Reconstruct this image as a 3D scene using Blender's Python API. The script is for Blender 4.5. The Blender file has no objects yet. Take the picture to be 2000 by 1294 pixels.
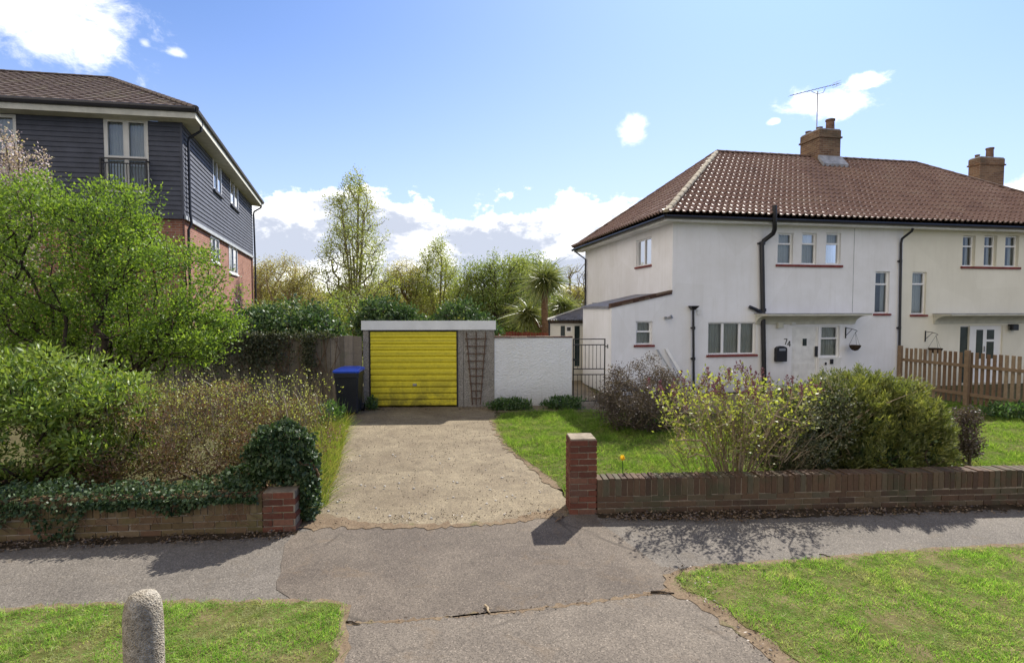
import bpy, math, random
import numpy as np
from mathutils import Vector, Matrix
PI = math.pi
R = math.radians
random.seed(7)
scene = bpy.context.scene
col = scene.collection

# ------------------------------------------------------------------ camera model
F = 1040.0; CAMH = 2.5; PITCH = math.atan(47 / 1040.0)
CP, SP = math.cos(PITCH), math.sin(PITCH)
def ray(u, v):
    a = (u - 1000) / F; b = (647 - v) / F
    return (a, CP + b * SP, -SP + b * CP)
def G(u, v, z=0.0):                      # point of the picture -> point on a level plane
    d = ray(u, v); t = (z - CAMH) / d[2]
    return (d[0] * t, d[1] * t)
def AT(u, v, Y):                         # point of the picture at forward distance Y
    d = ray(u, v); t = Y / d[1]
    return Vector((d[0] * t, Y, CAMH + d[2] * t))
def PL(u, v, org, ang, off=0.0):         # hit on a vertical plane through org running at angle ang
    ex = (math.cos(ang), math.sin(ang)); ey = (-ex[1], ex[0])
    ox, oy = org[0] + ey[0] * off, org[1] + ey[1] * off
    d = ray(u, v)
    den = d[0] * ey[0] + d[1] * ey[1]
    t = (ox * ey[0] + oy * ey[1]) / den
    x, y = d[0] * t, d[1] * t
    return ((x - ox) * ex[0] + (y - oy) * ex[1], CAMH + d[2] * t)

# ------------------------------------------------------------------ objects
def tag(o, label=None, cat=None, group=None, kind=None):
    if label: o['label'] = label
    if cat: o['category'] = cat
    if group: o['group'] = group
    if kind: o['kind'] = kind
    return o
def empty(name, loc=(0, 0, 0), rz=0.0, label=None, cat=None, group=None):
    o = bpy.data.objects.new(name, None); col.objects.link(o)
    o.empty_display_size = 0.3
    o.location = loc; o.rotation_euler = (0, 0, rz)
    return tag(o, label, cat, group)
def copy_tree(o, parent=None):
    c = o.copy(); col.objects.link(c); c.parent = parent
    for ch in list(o.children): copy_tree(ch, c)
    return c
def link_mesh(name, me, m, parent=None, smooth=False):
    o = bpy.data.objects.new(name, me); col.objects.link(o)
    if m is not None: me.materials.append(m)
    if parent is not None: o.parent = parent
    if smooth:
        me.polygons.foreach_set('use_smooth', [True] * len(me.polygons))
    return o
def mesh_np(name, V, Fq, m, parent=None, smooth=False):
    V = np.asarray(V, dtype=np.float32); Fq = np.asarray(Fq, dtype=np.int32)
    k = Fq.shape[1]
    me = bpy.data.meshes.new(name)
    me.vertices.add(len(V)); me.vertices.foreach_set('co', V.ravel())
    me.loops.add(Fq.size); me.loops.foreach_set('vertex_index', Fq.ravel())
    me.polygons.add(len(Fq)); me.polygons.foreach_set('loop_start', np.arange(len(Fq), dtype=np.int32) * k)
    me.update(calc_edges=True); me.validate()
    return link_mesh(name, me, m, parent, smooth)

class MB:
    def __init__(s, T=None): s.V = []; s.F = []; s.T = T
    def add(s, vs, fs):
        n = len(s.V); s.V += [tuple(v) for v in vs]; s.F += [tuple(i + n for i in f) for f in fs]; return s
    def box(s, x0, x1, y0, y1, z0, z1):
        return s.hexa([(x0,y0,z0),(x1,y0,z0),(x1,y1,z0),(x0,y1,z0),(x0,y0,z1),(x1,y0,z1),(x1,y1,z1),(x0,y1,z1)])
    def hexa(s, p):
        return s.add(p, [(0,3,2,1),(4,5,6,7),(0,1,5,4),(1,2,6,5),(2,3,7,6),(3,0,4,7)])
    def bbox(s, x0, x1, y0, y1, z0, z1, b=0.01):       # box with chamfered vertical and top edges
        pr = [(x0+b,y0),(x1-b,y0),(x1,y0+b),(x1,y1-b),(x1-b,y1),(x0+b,y1),(x0,y1-b),(x0,y0+b)]
        cx, cy = (x0+x1)/2, (y0+y1)/2
        def ring(z, k): return [(x + (b*k if x < cx else -b*k), y + (b*k if y < cy else -b*k), z) for x, y in pr]
        return s.loft([ring(z0, 0), ring(z1-b, 0), ring(z1, 0.8)])
    def loft(s, rings, caps=True):
        n = len(rings[0]); vs = [p for r in rings for p in r]; fs = []
        for i in range(len(rings)-1):
            for j in range(n):
                k = (j+1) % n
                fs.append((i*n+j, i*n+k, (i+1)*n+k, (i+1)*n+j))
        if caps:
            fs.append(tuple(reversed(range(n)))); fs.append(tuple((len(rings)-1)*n + j for j in range(n)))
        return s.add(vs, fs)
    def tube(s, pts, r, n=8, caps=True):
        pts = [Vector(p) for p in pts]; rr = r if isinstance(r, (list, tuple)) else [r]*len(pts)
        rings = []
        prev = None
        for i, p in enumerate(pts):
            a = pts[max(i-1, 0)]; b = pts[min(i+1, len(pts)-1)]
            d = (b-a).normalized()
            if prev is None:
                u = d.cross(Vector((0,0,1)))
                if u.length < 0.05: u = d.cross(Vector((1,0,0)))
            else: u = prev - d * prev.dot(d)
            u.normalize(); prev = u; w = d.cross(u)
            rings.append([tuple(p + (u*math.cos(2*PI*k/n) + w*math.sin(2*PI*k/n))*rr[i]) for k in range(n)])
        return s.loft(rings, caps)
    def lathe(s, prof, c=(0,0,0), n=24):
        return s.loft([[(c[0]+r*math.cos(2*PI*k/n), c[1]+r*math.sin(2*PI*k/n), c[2]+z) for k in range(n)] for r, z in prof])
    def prism(s, poly, axis_off):                      # poly of 3d points extruded by a vector
        n = len(poly); o = axis_off
        vs = list(poly) + [(p[0]+o[0], p[1]+o[1], p[2]+o[2]) for p in poly]
        fs = [tuple(reversed(range(n))), tuple(range(n, 2*n))] + [(i, (i+1) % n, n+(i+1) % n, n+i) for i in range(n)]
        return s.add(vs, fs)
    def build(s, name, m, parent=None, smooth=False, angle=None):
        me = bpy.data.meshes.new(name)
        V = [s.T(*v) for v in s.V] if s.T else s.V
        me.from_pydata(V, [], s.F)
        import bmesh
        bm = bmesh.new(); bm.from_mesh(me)
        bmesh.ops.recalc_face_normals(bm, faces=bm.faces)
        bm.to_mesh(me); bm.free()
        me.update()
        o = link_mesh(name, me, m, parent, smooth)
        if smooth and angle:
            me.set_sharp_from_angle(angle=R(angle))
        return o

# ------------------------------------------------------------------ materials
class NT:
    def __init__(s, name):
        s.m = bpy.data.materials.new(name); s.m.use_nodes = True
        s.t = s.m.node_tree; s.n = s.t.nodes; s.n.clear()
        s.out = s.n.new('ShaderNodeOutputMaterial')
    def node(s, kind, **kw):
        nd = s.n.new(kind)
        for k, v in kw.items():
            if k.startswith('i_'):
                key = k[2:]
                key = int(key) if key.isdigit() else key.replace('_', ' ')
                nd.inputs[key].default_value = v
            else: setattr(nd, k, v)
        return nd
    def l(s, a, b): s.t.links.new(a, b)
    def coord(s, kind='Object', scale=(1,1,1), rot=(0,0,0)):
        tc = s.node('ShaderNodeTexCoord'); mp = s.node('ShaderNodeMapping')
        mp.inputs['Scale'].default_value = scale; mp.inputs['Rotation'].default_value = rot
        s.l(tc.outputs[kind], mp.inputs['Vector']); return mp.outputs[0]
    def noise(s, vec, scale, detail=4, rough=0.6, dist=0.0):
        nd = s.node('ShaderNodeTexNoise'); nd.inputs['Scale'].default_value = scale
        nd.inputs['Detail'].default_value = detail; nd.inputs['Roughness'].default_value = rough
        nd.inputs['Distortion'].default_value = dist
        s.l(vec, nd.inputs['Vector']); return nd.outputs['Fac']
    def ramp(s, fac, stops, interp='LINEAR'):
        nd = s.node('ShaderNodeValToRGB'); cr = nd.color_ramp; cr.interpolation = interp
        while len(cr.elements) < len(stops): cr.elements.new(0.5)
        for e, (p, c) in zip(cr.elements, stops):
            e.position = p; e.color = (c[0], c[1], c[2], 1) if not isinstance(c, (int, float)) else (c, c, c, 1)
        s.l(fac, nd.inputs[0]); return nd.outputs[0]
    def mix(s, fac, a, b, blend='MIX'):
        nd = s.node('ShaderNodeMix', data_type='RGBA', blend_type=blend)
        for sock, v in ((nd.inputs['Factor'], fac), (nd.inputs['A'], a), (nd.inputs['B'], b)):
            if hasattr(v, 'links'): s.l(v, sock)
            elif isinstance(v, (int, float)): 
                sock.default_value = v if sock.type == 'VALUE' else (v, v, v, 1)
            else: sock.default_value = (v[0], v[1], v[2], 1)
        return nd.outputs['Result']
    def math(s, op, a, b=0.0, clamp=False):
        nd = s.node('ShaderNodeMath', operation=op); nd.use_clamp = clamp
        for i, v in enumerate((a, b)):
            if hasattr(v, 'links'): s.l(v, nd.inputs[i])
            else: nd.inputs[i].default_value = v
        return nd.outputs[0]
    def bump(s, h, strength=0.3, dist=0.01):
        nd = s.node('ShaderNodeBump'); nd.inputs['Strength'].default_value = strength
        nd.inputs['Distance'].default_value = dist; s.l(h, nd.inputs['Height']); return nd.outputs[0]
    def bsdf(s, colr, rough=0.8, spec=0.3, metal=0.0, normal=None):
        b = s.node('ShaderNodeBsdfPrincipled')
        if hasattr(colr, 'links'): s.l(colr, b.inputs['Base Color'])
        else: b.inputs['Base Color'].default_value = (colr[0], colr[1], colr[2], 1)
        if hasattr(rough, 'links'): s.l(rough, b.inputs['Roughness'])
        else: b.inputs['Roughness'].default_value = rough
        b.inputs['Specular IOR Level'].default_value = spec; b.inputs['Metallic'].default_value = metal
        if normal is not None: s.l(normal, b.inputs['Normal'])
        s.l(b.outputs[0], s.out.inputs['Surface']); return b
    def island(s):
        g = s.node('ShaderNodeNewGeometry'); return g.outputs['Random Per Island']
M = {}
def plain(name, c, rough=0.6, spec=0.4, metal=0.0, var=0.15, scale=3.0, bump=0.0, bscale=60):
    t = NT(name); v = t.coord()
    n = t.noise(v, scale, 5)
    lo = tuple(x*(1-var) for x in c); hi = tuple(min(1, x*(1+var)) for x in c)
    cc = t.ramp(n, [(0.3, lo), (0.7, hi)])
    nm = t.bump(t.noise(v, bscale, 3), bump, 0.004) if bump else None
    t.bsdf(cc, rough, spec, metal, nm); M[name] = t.m; return t.m
def render_wall(name, base, dirt, amount=0.35, bump=0.25):
    t = NT(name); v = t.coord()
    big = t.noise(v, 0.7, 6, 0.65); st = t.noise(t.coord(scale=(5, 5, 0.5)), 1.0, 6, 0.7); fine = t.noise(v, 38, 4, 0.7)
    c = t.mix(t.ramp(big, [(0.35, 0), (0.75, amount)]), base, dirt)
    c = t.mix(t.ramp(st, [(0.5, 0), (0.8, amount*0.8)]), c, dirt)
    sx = t.node('ShaderNodeSeparateXYZ'); t.l(v, sx.inputs[0])
    low = t.ramp(t.math('ADD', sx.outputs[2], t.math('MULTIPLY', big, 0.6)), [(0.3, 0.55), (0.95, 0)])
    pv = t.node('ShaderNodeTexVoronoi'); pv.inputs['Scale'].default_value = 0.55; t.l(v, pv.inputs['Vector'])
    c = t.mix(t.ramp(pv.outputs['Color'], [(0.55, 0), (0.6, amount*0.28)]), c, dirt)
    c = t.mix(low, c, tuple(x*0.62 for x in dirt))
    t.bsdf(c, 0.9, 0.15, 0, t.bump(fine, bump, 0.006)); M[name] = t.m
def island_mat(name, stops, rough=0.85, spec=0.2, nscale=30, nmix=0.5, bump=0.3, moss=None):
    t = NT(name); v = t.coord()
    c = t.ramp(t.island(), stops, 'LINEAR')
    n = t.noise(v, nscale, 5, 0.7)
    c = t.mix(nmix, c, t.ramp(n, [(0.3, 0.35), (0.7, 1.0)]), 'MULTIPLY')
    if moss:
        mn = t.noise(v, moss[1], 6, 0.7)
        c = t.mix(t.ramp(mn, [(moss[2], 0), (moss[2]+0.12, moss[3])]), c, moss[0])
    t.bsdf(c, rough, spec, 0, t.bump(n, bump, 0.005)); M[name] = t.m
def leaf_mat(name, stops, transl=0.45, rough=0.5, gloss=0.06, clump=None, tcol=1.25):
    t = NT(name); v = t.coord()
    c = t.ramp(t.island(), stops)
    if clump:
        n = t.noise(v, clump[0], 3, 0.6)
        c = t.mix(t.ramp(n, [(0.4, 0), (0.62, clump[2])]), c, clump[1])
    d = t.node('ShaderNodeBsdfDiffuse'); tr = t.node('ShaderNodeBsdfTranslucent'); gl = t.node('ShaderNodeBsdfGlossy')
    t.l(c, d.inputs[0]); gl.inputs['Roughness'].default_value = rough
    tc = t.mix(1.0, c, (tcol*1.1, tcol*1.15, tcol*0.6), 'MULTIPLY')
    t.l(tc, tr.inputs[0])
    m1 = t.node('ShaderNodeMixShader'); m1.inputs[0].default_value = transl
    t.l(d.outputs[0], m1.inputs[1]); t.l(tr.outputs[0], m1.inputs[2])
    m2 = t.node('ShaderNodeMixShader'); m2.inputs[0].default_value = gloss
    t.l(m1.outputs[0], m2.inputs[1]); t.l(gl.outputs[0], m2.inputs[2])
    t.l(m2.outputs[0], t.out.inputs['Surface']); M[name] = t.m

render_wall('white_render', (0.848, 0.848, 0.869), (0.594, 0.583, 0.551), 0.5)
render_wall('white_rough_render', (0.74, 0.76, 0.80), (0.54, 0.54, 0.50), 0.35, 1.0)
render_wall('cream_render', (0.801, 0.772, 0.660), (0.603, 0.572, 0.462), 0.45)
render_wall('cream_wall', (0.78, 0.75, 0.66), (0.55, 0.52, 0.42), 0.35)
plain('white_plastic', (0.80, 0.80, 0.80), 0.35, 0.4, var=0.04)
plain('white_paint', (0.74, 0.74, 0.72), 0.6, 0.3, var=0.12, scale=4)
plain('soffit_paint', (0.55, 0.54, 0.46), 0.7, 0.2, var=0.15)
plain('black_plastic', (0.018, 0.018, 0.022), 0.4, 0.4, var=0.3)
plain('black_iron', (0.02, 0.02, 0.022), 0.55, 0.4, var=0.4)
plain('red_sill', (0.19, 0.045, 0.04), 0.8, 0.2, var=0.35, scale=9)
plain('lead', (0.30, 0.31, 0.33), 0.7, 0.4, var=0.35, scale=5)
plain('ridge_tile', (0.336, 0.288, 0.208), 0.9, 0.2, var=0.45, scale=6, bump=0.5)
plain('dark_ridge', (0.13, 0.085, 0.065), 0.9, 0.2, var=0.4, scale=6, bump=0.5)
plain('curtain', (0.62, 0.63, 0.62), 0.9, 0.1, var=0.08)
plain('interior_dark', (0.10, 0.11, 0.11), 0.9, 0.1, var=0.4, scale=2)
plain('green_glass', (0.035, 0.05, 0.05), 0.15, 0.5, var=0.3)
plain('grey_metal', (0.35, 0.35, 0.36), 0.4, 0.5, 0.8)
plain('aluminium', (0.5, 0.5, 0.52), 0.35, 0.5, 0.9)
plain('corrugated', (0.20, 0.20, 0.22), 0.75, 0.3, var=0.3, scale=3)
plain('fascia_grey', (0.72, 0.74, 0.76), 0.55, 0.3, var=0.08)
plain('terracotta', (0.15, 0.095, 0.07), 0.85, 0.2, var=0.4, scale=8)
plain('blue_lid', (0.03, 0.09, 0.55), 0.35, 0.4, var=0.1)
plain('navy_plastic', (0.022, 0.024, 0.032), 0.45, 0.35, var=0.25)
plain('grey_cladding_paint', (0.07, 0.076, 0.096), 0.65, 0.3, var=0.22, scale=2.5)
plain('pale_trim', (0.36, 0.38, 0.39), 0.7, 0.3, var=0.15)
plain('off_white_frame', (0.62, 0.61, 0.56), 0.5, 0.3, var=0.08)
plain('bark_grey', (0.20, 0.165, 0.12), 0.9, 0.1, var=0.5, scale=12, bump=0.6)
plain('bark_brown', (0.16, 0.10, 0.062), 0.9, 0.1, var=0.4, scale=12, bump=0.6)
plain('bark_dark', (0.05, 0.038, 0.028), 0.9, 0.1, var=0.4, scale=12)
plain('bark_pale', (0.34, 0.27, 0.18), 0.9, 0.1, var=0.3, scale=15)
plain('basket_brown', (0.05, 0.035, 0.025), 0.95, 0.1, var=0.5, scale=30)
plain('brass', (0.3, 0.2, 0.07), 0.4, 0.5, 0.8)
plain('lamp_glass', (0.6, 0.6, 0.56), 0.3, 0.5)
plain('dark_blue_board', (0.02, 0.02, 0.02), 0.5)
plain('wood_trellis', (0.115, 0.075, 0.055), 0.9, 0.1, var=0.4, scale=20)
plain('pale_stone', (0.5, 0.47, 0.42), 0.9, 0.1, var=0.2, scale=10)
plain('soil', (0.05, 0.038, 0.025), 0.95, 0.05, var=0.5, scale=4, bump=0.6)
plain('kerb_stone', (0.30, 0.29, 0.27), 0.9, 0.1, var=0.2, scale=5, bump=0.3)

# window glass: clear pane with a sky reflection
t = NT('glass')
fr = t.node('ShaderNodeFresnel'); fr.inputs[0].default_value = 1.5
gl = t.node('ShaderNodeBsdfGlossy'); gl.inputs['Roughness'].default_value = 0.03
tp = t.node('ShaderNodeBsdfTransparent'); tp.inputs[0].default_value = (0.78, 0.83, 0.82, 1)
mx = t.node('ShaderNodeMixShader')
t.l(t.math('ADD', t.math('MULTIPLY', fr.outputs[0], 1.3), 0.03), mx.inputs[0])
t.l(tp.outputs[0], mx.inputs[1]); t.l(gl.outputs[0], mx.inputs[2]); t.l(mx.outputs[0], t.out.inputs['Surface'])
M['glass'] = t.m

# asphalt family
def asphalt(name, lo, hi, stone, moss, patch=0.35, seedoff=0):
    t = NT(name); v = t.coord()
    mp = t.node('ShaderNodeMapping'); mp.inputs['Location'].default_value = (seedoff, seedoff*2, 0); t.l(v, mp.inputs[0]); v = mp.outputs[0]
    big = t.noise(v, 0.9, 6, 0.65, 0.4); mid = t.noise(v, 5, 5, 0.7)
    c = t.ramp(big, [(0.32, lo), (0.68, hi)])
    c = t.mix(t.ramp(mid, [(0.45, 0), (0.75, patch)]), c, tuple(x*0.62 for x in lo))
    vo = t.node('ShaderNodeTexVoronoi'); vo.inputs['Scale'].default_value = 95; t.l(v, vo.inputs['Vector'])
    spk = t.ramp(vo.outputs['Color'], [(0.0, 0.45), (0.55, 0.95), (0.8, 1.1), (1.0, 1.9)])
    c = t.mix(0.92, c, spk, 'MULTIPLY')
    vo2 = t.node('ShaderNodeTexVoronoi'); vo2.inputs['Scale'].default_value = 21; t.l(v, vo2.inputs['Vector'])
    dots = t.ramp(vo2.outputs['Distance'], [(0.07, 1), (0.11, 0)])
    c = t.mix(t.math('MULTIPLY', dots, 0.55), c, stone)
    mo = t.noise(v, 2.1, 7, 0.75, 0.6)
    c = t.mix(t.ramp(mo, [(0.56, 0), (0.70, 0.5)]), c, moss)
    cr = t.node('ShaderNodeTexVoronoi'); cr.feature = 'DISTANCE_TO_EDGE'; cr.inputs['Scale'].default_value = 0.55
    wv = t.mix(0.35, v, t.node('ShaderNodeTexNoise', i_Scale=2.5).outputs['Color'])
    t.l(wv, cr.inputs['Vector'])
    crk = t.math('MULTIPLY', t.ramp(cr.outputs['Distance'], [(0.002, 1), (0.008, 0)]), t.ramp(big, [(0.5, 0), (0.6, 0.6)]))
    c = t.mix(crk, c, tuple(x*0.35 for x in lo))
    h = t.math('ADD', t.math('MULTIPLY', vo.outputs['Distance'], 0.8), mid)
    t.bsdf(c, 0.88, 0.25, 0, t.bump(h, 0.5, 0.006)); M[name] = t.m
asphalt('footway_asphalt', (0.120, 0.106, 0.090), (0.172, 0.152, 0.128), (0.314, 0.274, 0.220), (0.126, 0.098, 0.066))
asphalt('crossover_asphalt', (0.105, 0.086, 0.069), (0.157, 0.130, 0.102), (0.356, 0.303, 0.238), (0.146, 0.103, 0.062), 0.45, 5)
asphalt('apron_asphalt', (0.120, 0.100, 0.081), (0.183, 0.155, 0.123), (0.377, 0.323, 0.255), (0.157, 0.113, 0.070), 0.3, 11)
asphalt('road_asphalt', (0.05, 0.05, 0.05), (0.075, 0.073, 0.07), (0.2, 0.2, 0.2), (0.06, 0.055, 0.05), 0.3, 21)
asphalt('drive_concrete', (0.155, 0.120, 0.078), (0.27, 0.222, 0.145), (0.40, 0.36, 0.28), (0.10, 0.078, 0.048), 0.6, 31)

# grass soil under the blades
t = NT('turf'); v = t.coord()
n = t.noise(v, 2.2, 6, 0.7); n2 = t.noise(v, 30, 4, 0.7)
c = t.ramp(n, [(0.36, (0.085, 0.10, 0.025)), (0.5, (0.13, 0.12, 0.045)), (0.64, (0.20, 0.155, 0.085))])
c = t.mix(0.6, c, t.ramp(n2, [(0.3, 0.4), (0.7, 1.1)]), 'MULTIPLY')
t.bsdf(c, 0.95, 0.05, 0, t.bump(n2, 0.6, 0.02)); M['turf'] = t.m
t = NT('earth'); v = t.coord()
n = t.noise(v, 1.3, 7, 0.7); n2 = t.noise(v, 26, 5, 0.75)
c = t.ramp(n, [(0.36, (0.075, 0.06, 0.04)), (0.52, (0.11, 0.10, 0.05)), (0.68, (0.06, 0.075, 0.025))])
c = t.mix(0.6, c, t.ramp(n2, [(0.3, 0.4), (0.7, 1.2)]), 'MULTIPLY')
t.bsdf(c, 0.95, 0.05, 0, t.bump(n2, 0.6, 0.02)); M['earth'] = t.m
def blade_mat(name, stops, dry):
    t = NT(name); v = t.coord()
    c = t.ramp(t.island(), stops)
    n = t.noise(v, 2.0, 6, 0.7); n3 = t.noise(v, 9, 4, 0.6)
    c = t.mix(t.ramp(n, [(0.50, 0), (0.64, 0.75)]), c, dry)
    c = t.mix(t.ramp(n3, [(0.42, 0.0), (0.6, 0.5)]), c, (0.06, 0.15, 0.018))
    d = t.node('ShaderNodeBsdfDiffuse'); tr = t.node('ShaderNodeBsdfTranslucent')
    t.l(c, d.inputs[0]); t.l(t.mix(1.0, c, (1.35, 1.4, 0.7), 'MULTIPLY'), tr.inputs[0])
    m1 = t.node('ShaderNodeMixShader'); m1.inputs[0].default_value = 0.45
    t.l(d.outputs[0], m1.inputs[1]); t.l(tr.outputs[0], m1.inputs[2]); t.l(m1.outputs[0], t.out.inputs['Surface']); M[name] = t.m
blade_mat('verge_blades', [(0, (0.139, 0.303, 0.046)), (0.4, (0.231, 0.415, 0.070)), (0.8, (0.370, 0.511, 0.116)), (0.93, (0.464, 0.479, 0.233)), (1, (0.525, 0.432, 0.325))], (0.432, 0.384, 0.233))
blade_mat('lawn_blades', [(0, (0.126, 0.227, 0.041)), (0.5, (0.212, 0.324, 0.061)), (1, (0.311, 0.389, 0.102))], (0.311, 0.291, 0.143))
blade_mat('long_blades', [(0, (0.13, 0.20, 0.03)), (0.5, (0.24, 0.27, 0.06)), (1, (0.42, 0.32, 0.14))], (0.32, 0.25, 0.10))

island_mat('brick_red', [(0, (0.115, 0.045, 0.032)), (0.35, (0.16, 0.058, 0.038)), (0.6, (0.20, 0.075, 0.048)), (0.85, (0.13, 0.07, 0.052)), (1, (0.24, 0.115, 0.075))], moss=((0.09, 0.085, 0.06), 2.6, 0.56, 0.5))
island_mat('brick_brown', [(0, (0.081, 0.055, 0.039)), (0.4, (0.124, 0.076, 0.049)), (0.7, (0.140, 0.098, 0.061)), (1, (0.113, 0.098, 0.067))], moss=((0.059, 0.066, 0.037), 2.2, 0.5, 0.6))
island_mat('brick_olive', [(0, (0.136, 0.096, 0.048)), (0.4, (0.184, 0.132, 0.068)), (0.7, (0.160, 0.092, 0.056)), (1, (0.224, 0.168, 0.096))], moss=((0.112, 0.100, 0.040), 2.6, 0.5, 0.6))
plain('mortar', (0.25, 0.21, 0.16), 0.95, 0.05, var=0.35, scale=10, bump=0.5)
island_mat('fence_board', [(0, (0.150, 0.128, 0.102)), (0.5, (0.225, 0.192, 0.150)), (1, (0.300, 0.258, 0.210))], nscale=12, moss=((0.135, 0.150, 0.075), 1.6, 0.55, 0.4))
island_mat('picket_wood', [(0, (0.163, 0.101, 0.064)), (0.5, (0.229, 0.160, 0.106)), (1, (0.296, 0.227, 0.156))], nscale=12)
island_mat('red_fence', [(0, (0.20, 0.05, 0.035)), (1, (0.30, 0.09, 0.06))], nscale=12)
island_mat('coping_tile', [(0, (0.078, 0.043, 0.035)), (0.5, (0.133, 0.076, 0.055)), (1, (0.218, 0.162, 0.120))], nscale=20)

def tilemat(name, a, b, cc, spec, rgh=0.6):
    t = NT(name); v = t.coord()
    n = t.noise(v, 1.3, 6, 0.7); f = t.noise(v, 22, 4, 0.7); m_ = t.noise(v, 4.5, 4, 0.7)
    c = t.ramp(n, [(0.32, a), (0.5, b), (0.68, cc)])
    c = t.mix(0.6, c, t.ramp(f, [(0.28, 0.45), (0.72, 1.3)]), 'MULTIPLY')
    c = t.mix(t.ramp(m_, [(0.56, 0), (0.72, 0.35)]), c, (0.20, 0.17, 0.12))
    t.bsdf(c, rgh, spec, 0, t.bump(f, 0.35, 0.006)); M[name] = t.m
tilemat('pantile', (0.18, 0.118, 0.098), (0.25, 0.165, 0.132), (0.27, 0.195, 0.155), 0.18, 0.58)
tilemat('brown_tile', (0.106, 0.073, 0.057), (0.150, 0.110, 0.090), (0.175, 0.144, 0.094), 0.2)

def brickmat(name, c1, c2, mort, bw=0.225, rh=0.075, dark=None):
    t = NT(name); tc = t.node('ShaderNodeTexCoord'); sx = t.node('ShaderNodeSeparateXYZ'); t.l(tc.outputs['Object'], sx.inputs[0])
    cb = t.node('ShaderNodeCombineXYZ'); t.l(t.math('ADD', sx.outputs[0], sx.outputs[1]), cb.inputs[0]); t.l(sx.outputs[2], cb.inputs[1])
    b = t.node('ShaderNodeTexBrick'); b.inputs['Scale'].default_value = 1.0
    b.inputs['Brick Width'].default_value = bw; b.inputs['Row Height'].default_value = rh; b.inputs['Mortar Size'].default_value = 0.008
    b.inputs['Color1'].default_value = (*c1, 1); b.inputs['Color2'].default_value = (*c2, 1); b.inputs['Mortar'].default_value = (*mort, 1)
    t.l(cb.outputs[0], b.inputs['Vector'])
    n = t.noise(tc.outputs['Object'], 3, 6, 0.7)
    c = t.mix(0.6, b.outputs['Color'], t.ramp(n, [(0.3, 0.5), (0.7, 1.2)]), 'MULTIPLY')
    if dark: c = t.mix(t.ramp(t.noise(tc.outputs['Object'], 1.5, 5, 0.7), [(0.45, 0), (0.65, 0.7)]), c, dark)
    t.bsdf(c, 0.9, 0.15, 0, t.bump(b.outputs['Fac'], -0.4, 0.006)); M[name] = t.m
brickmat('flat_brick', (0.26, 0.105, 0.068), (0.33, 0.15, 0.10), (0.30, 0.25, 0.21))
brickmat('chimney_brick', (0.15, 0.085, 0.055), (0.27, 0.17, 0.10), (0.26, 0.22, 0.17), dark=(0.075, 0.068, 0.048))

# pebble dash garage panels
t = NT('pebbledash'); v = t.coord()
vo = t.node('ShaderNodeTexVoronoi'); vo.inputs['Scale'].default_value = 60; t.l(v, vo.inputs['Vector'])
c = t.ramp(vo.outputs['Color'], [(0.0, (0.15, 0.14, 0.125)), (0.5, (0.27, 0.255, 0.235)), (1.0, (0.42, 0.40, 0.37))])
c = t.mix(t.ramp(t.noise(v, 1.5, 5), [(0.4, 0), (0.7, 0.4)]), c, (0.16, 0.14, 0.12))
t.bsdf(c, 0.9, 0.1, 0, t.bump(vo.outputs['Distance'], 0.5, 0.01)); M['pebbledash'] = t.m
# weathered bollard concrete
t = NT('bollard_concrete'); v = t.coord()
vo = t.node('ShaderNodeTexVoronoi'); vo.inputs['Scale'].default_value = 110; t.l(v, vo.inputs['Vector'])
n = t.noise(v, 12, 7, 0.75); n2 = t.noise(v, 30, 5, 0.7)
c = t.ramp(n, [(0.35, (0.20, 0.165, 0.12)), (0.5, (0.34, 0.30, 0.235)), (0.65, (0.47, 0.43, 0.36))])
c = t.mix(0.55, c, t.ramp(vo.outputs['Color'], [(0, 0.35), (0.6, 1.0), (1, 1.3)]), 'MULTIPLY')
c = t.mix(t.ramp(n2, [(0.58, 0), (0.66, 0.7)]), c, (0.09, 0.075, 0.05))
t.bsdf(c, 0.92, 0.1, 0, t.bump(t.math('ADD', n2, vo.outputs['Distance']), 0.9, 0.01)); M['bollard_concrete'] = t.m
# yellow garage door, dirty
t = NT('yellow_door'); v = t.coord()
st = t.noise(t.coord(scale=(1.0, 1, 14)), 2.5, 6, 0.75); blot = t.noise(v, 2.3, 7, 0.75, 0.5); fine = t.noise(v, 18, 5, 0.75)
c = t.ramp(fine, [(0.3, (0.66, 0.56, 0.020)), (0.7, (0.80, 0.70, 0.045))])
c = t.mix(t.ramp(st, [(0.52, 0), (0.74, 0.5)]), c, (0.24, 0.19, 0.02))
sx = t.node('ShaderNodeSeparateXYZ'); t.l(v, sx.inputs[0])
lowz = t.ramp(sx.outputs[2], [(0.05, 0.55), (0.9, 0.05)])
c = t.mix(t.math('MULTIPLY', t.ramp(blot, [(0.42, 0), (0.6, 1.6)]), lowz, True), c, (0.16, 0.14, 0.025))
fz = t.math('FRACT', t.math('DIVIDE', t.math('SUBTRACT', sx.outputs[2], 0.03), 0.1625))
grime = t.math('MULTIPLY', t.ramp(fz, [(0.0, 1.0), (0.10, 0.75), (0.30, 0.0)]), t.ramp(t.noise(v, 6, 6, 0.75), [(0.36, 0.25), (0.62, 1.0)]))
c = t.mix(t.math('MULTIPLY', grime, 0.65), c, (0.13, 0.10, 0.025))
t.bsdf(c, 0.5, 0.35, 0, t.bump(fine, 0.1, 0.003)); M['yellow_door'] = t.m

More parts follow.
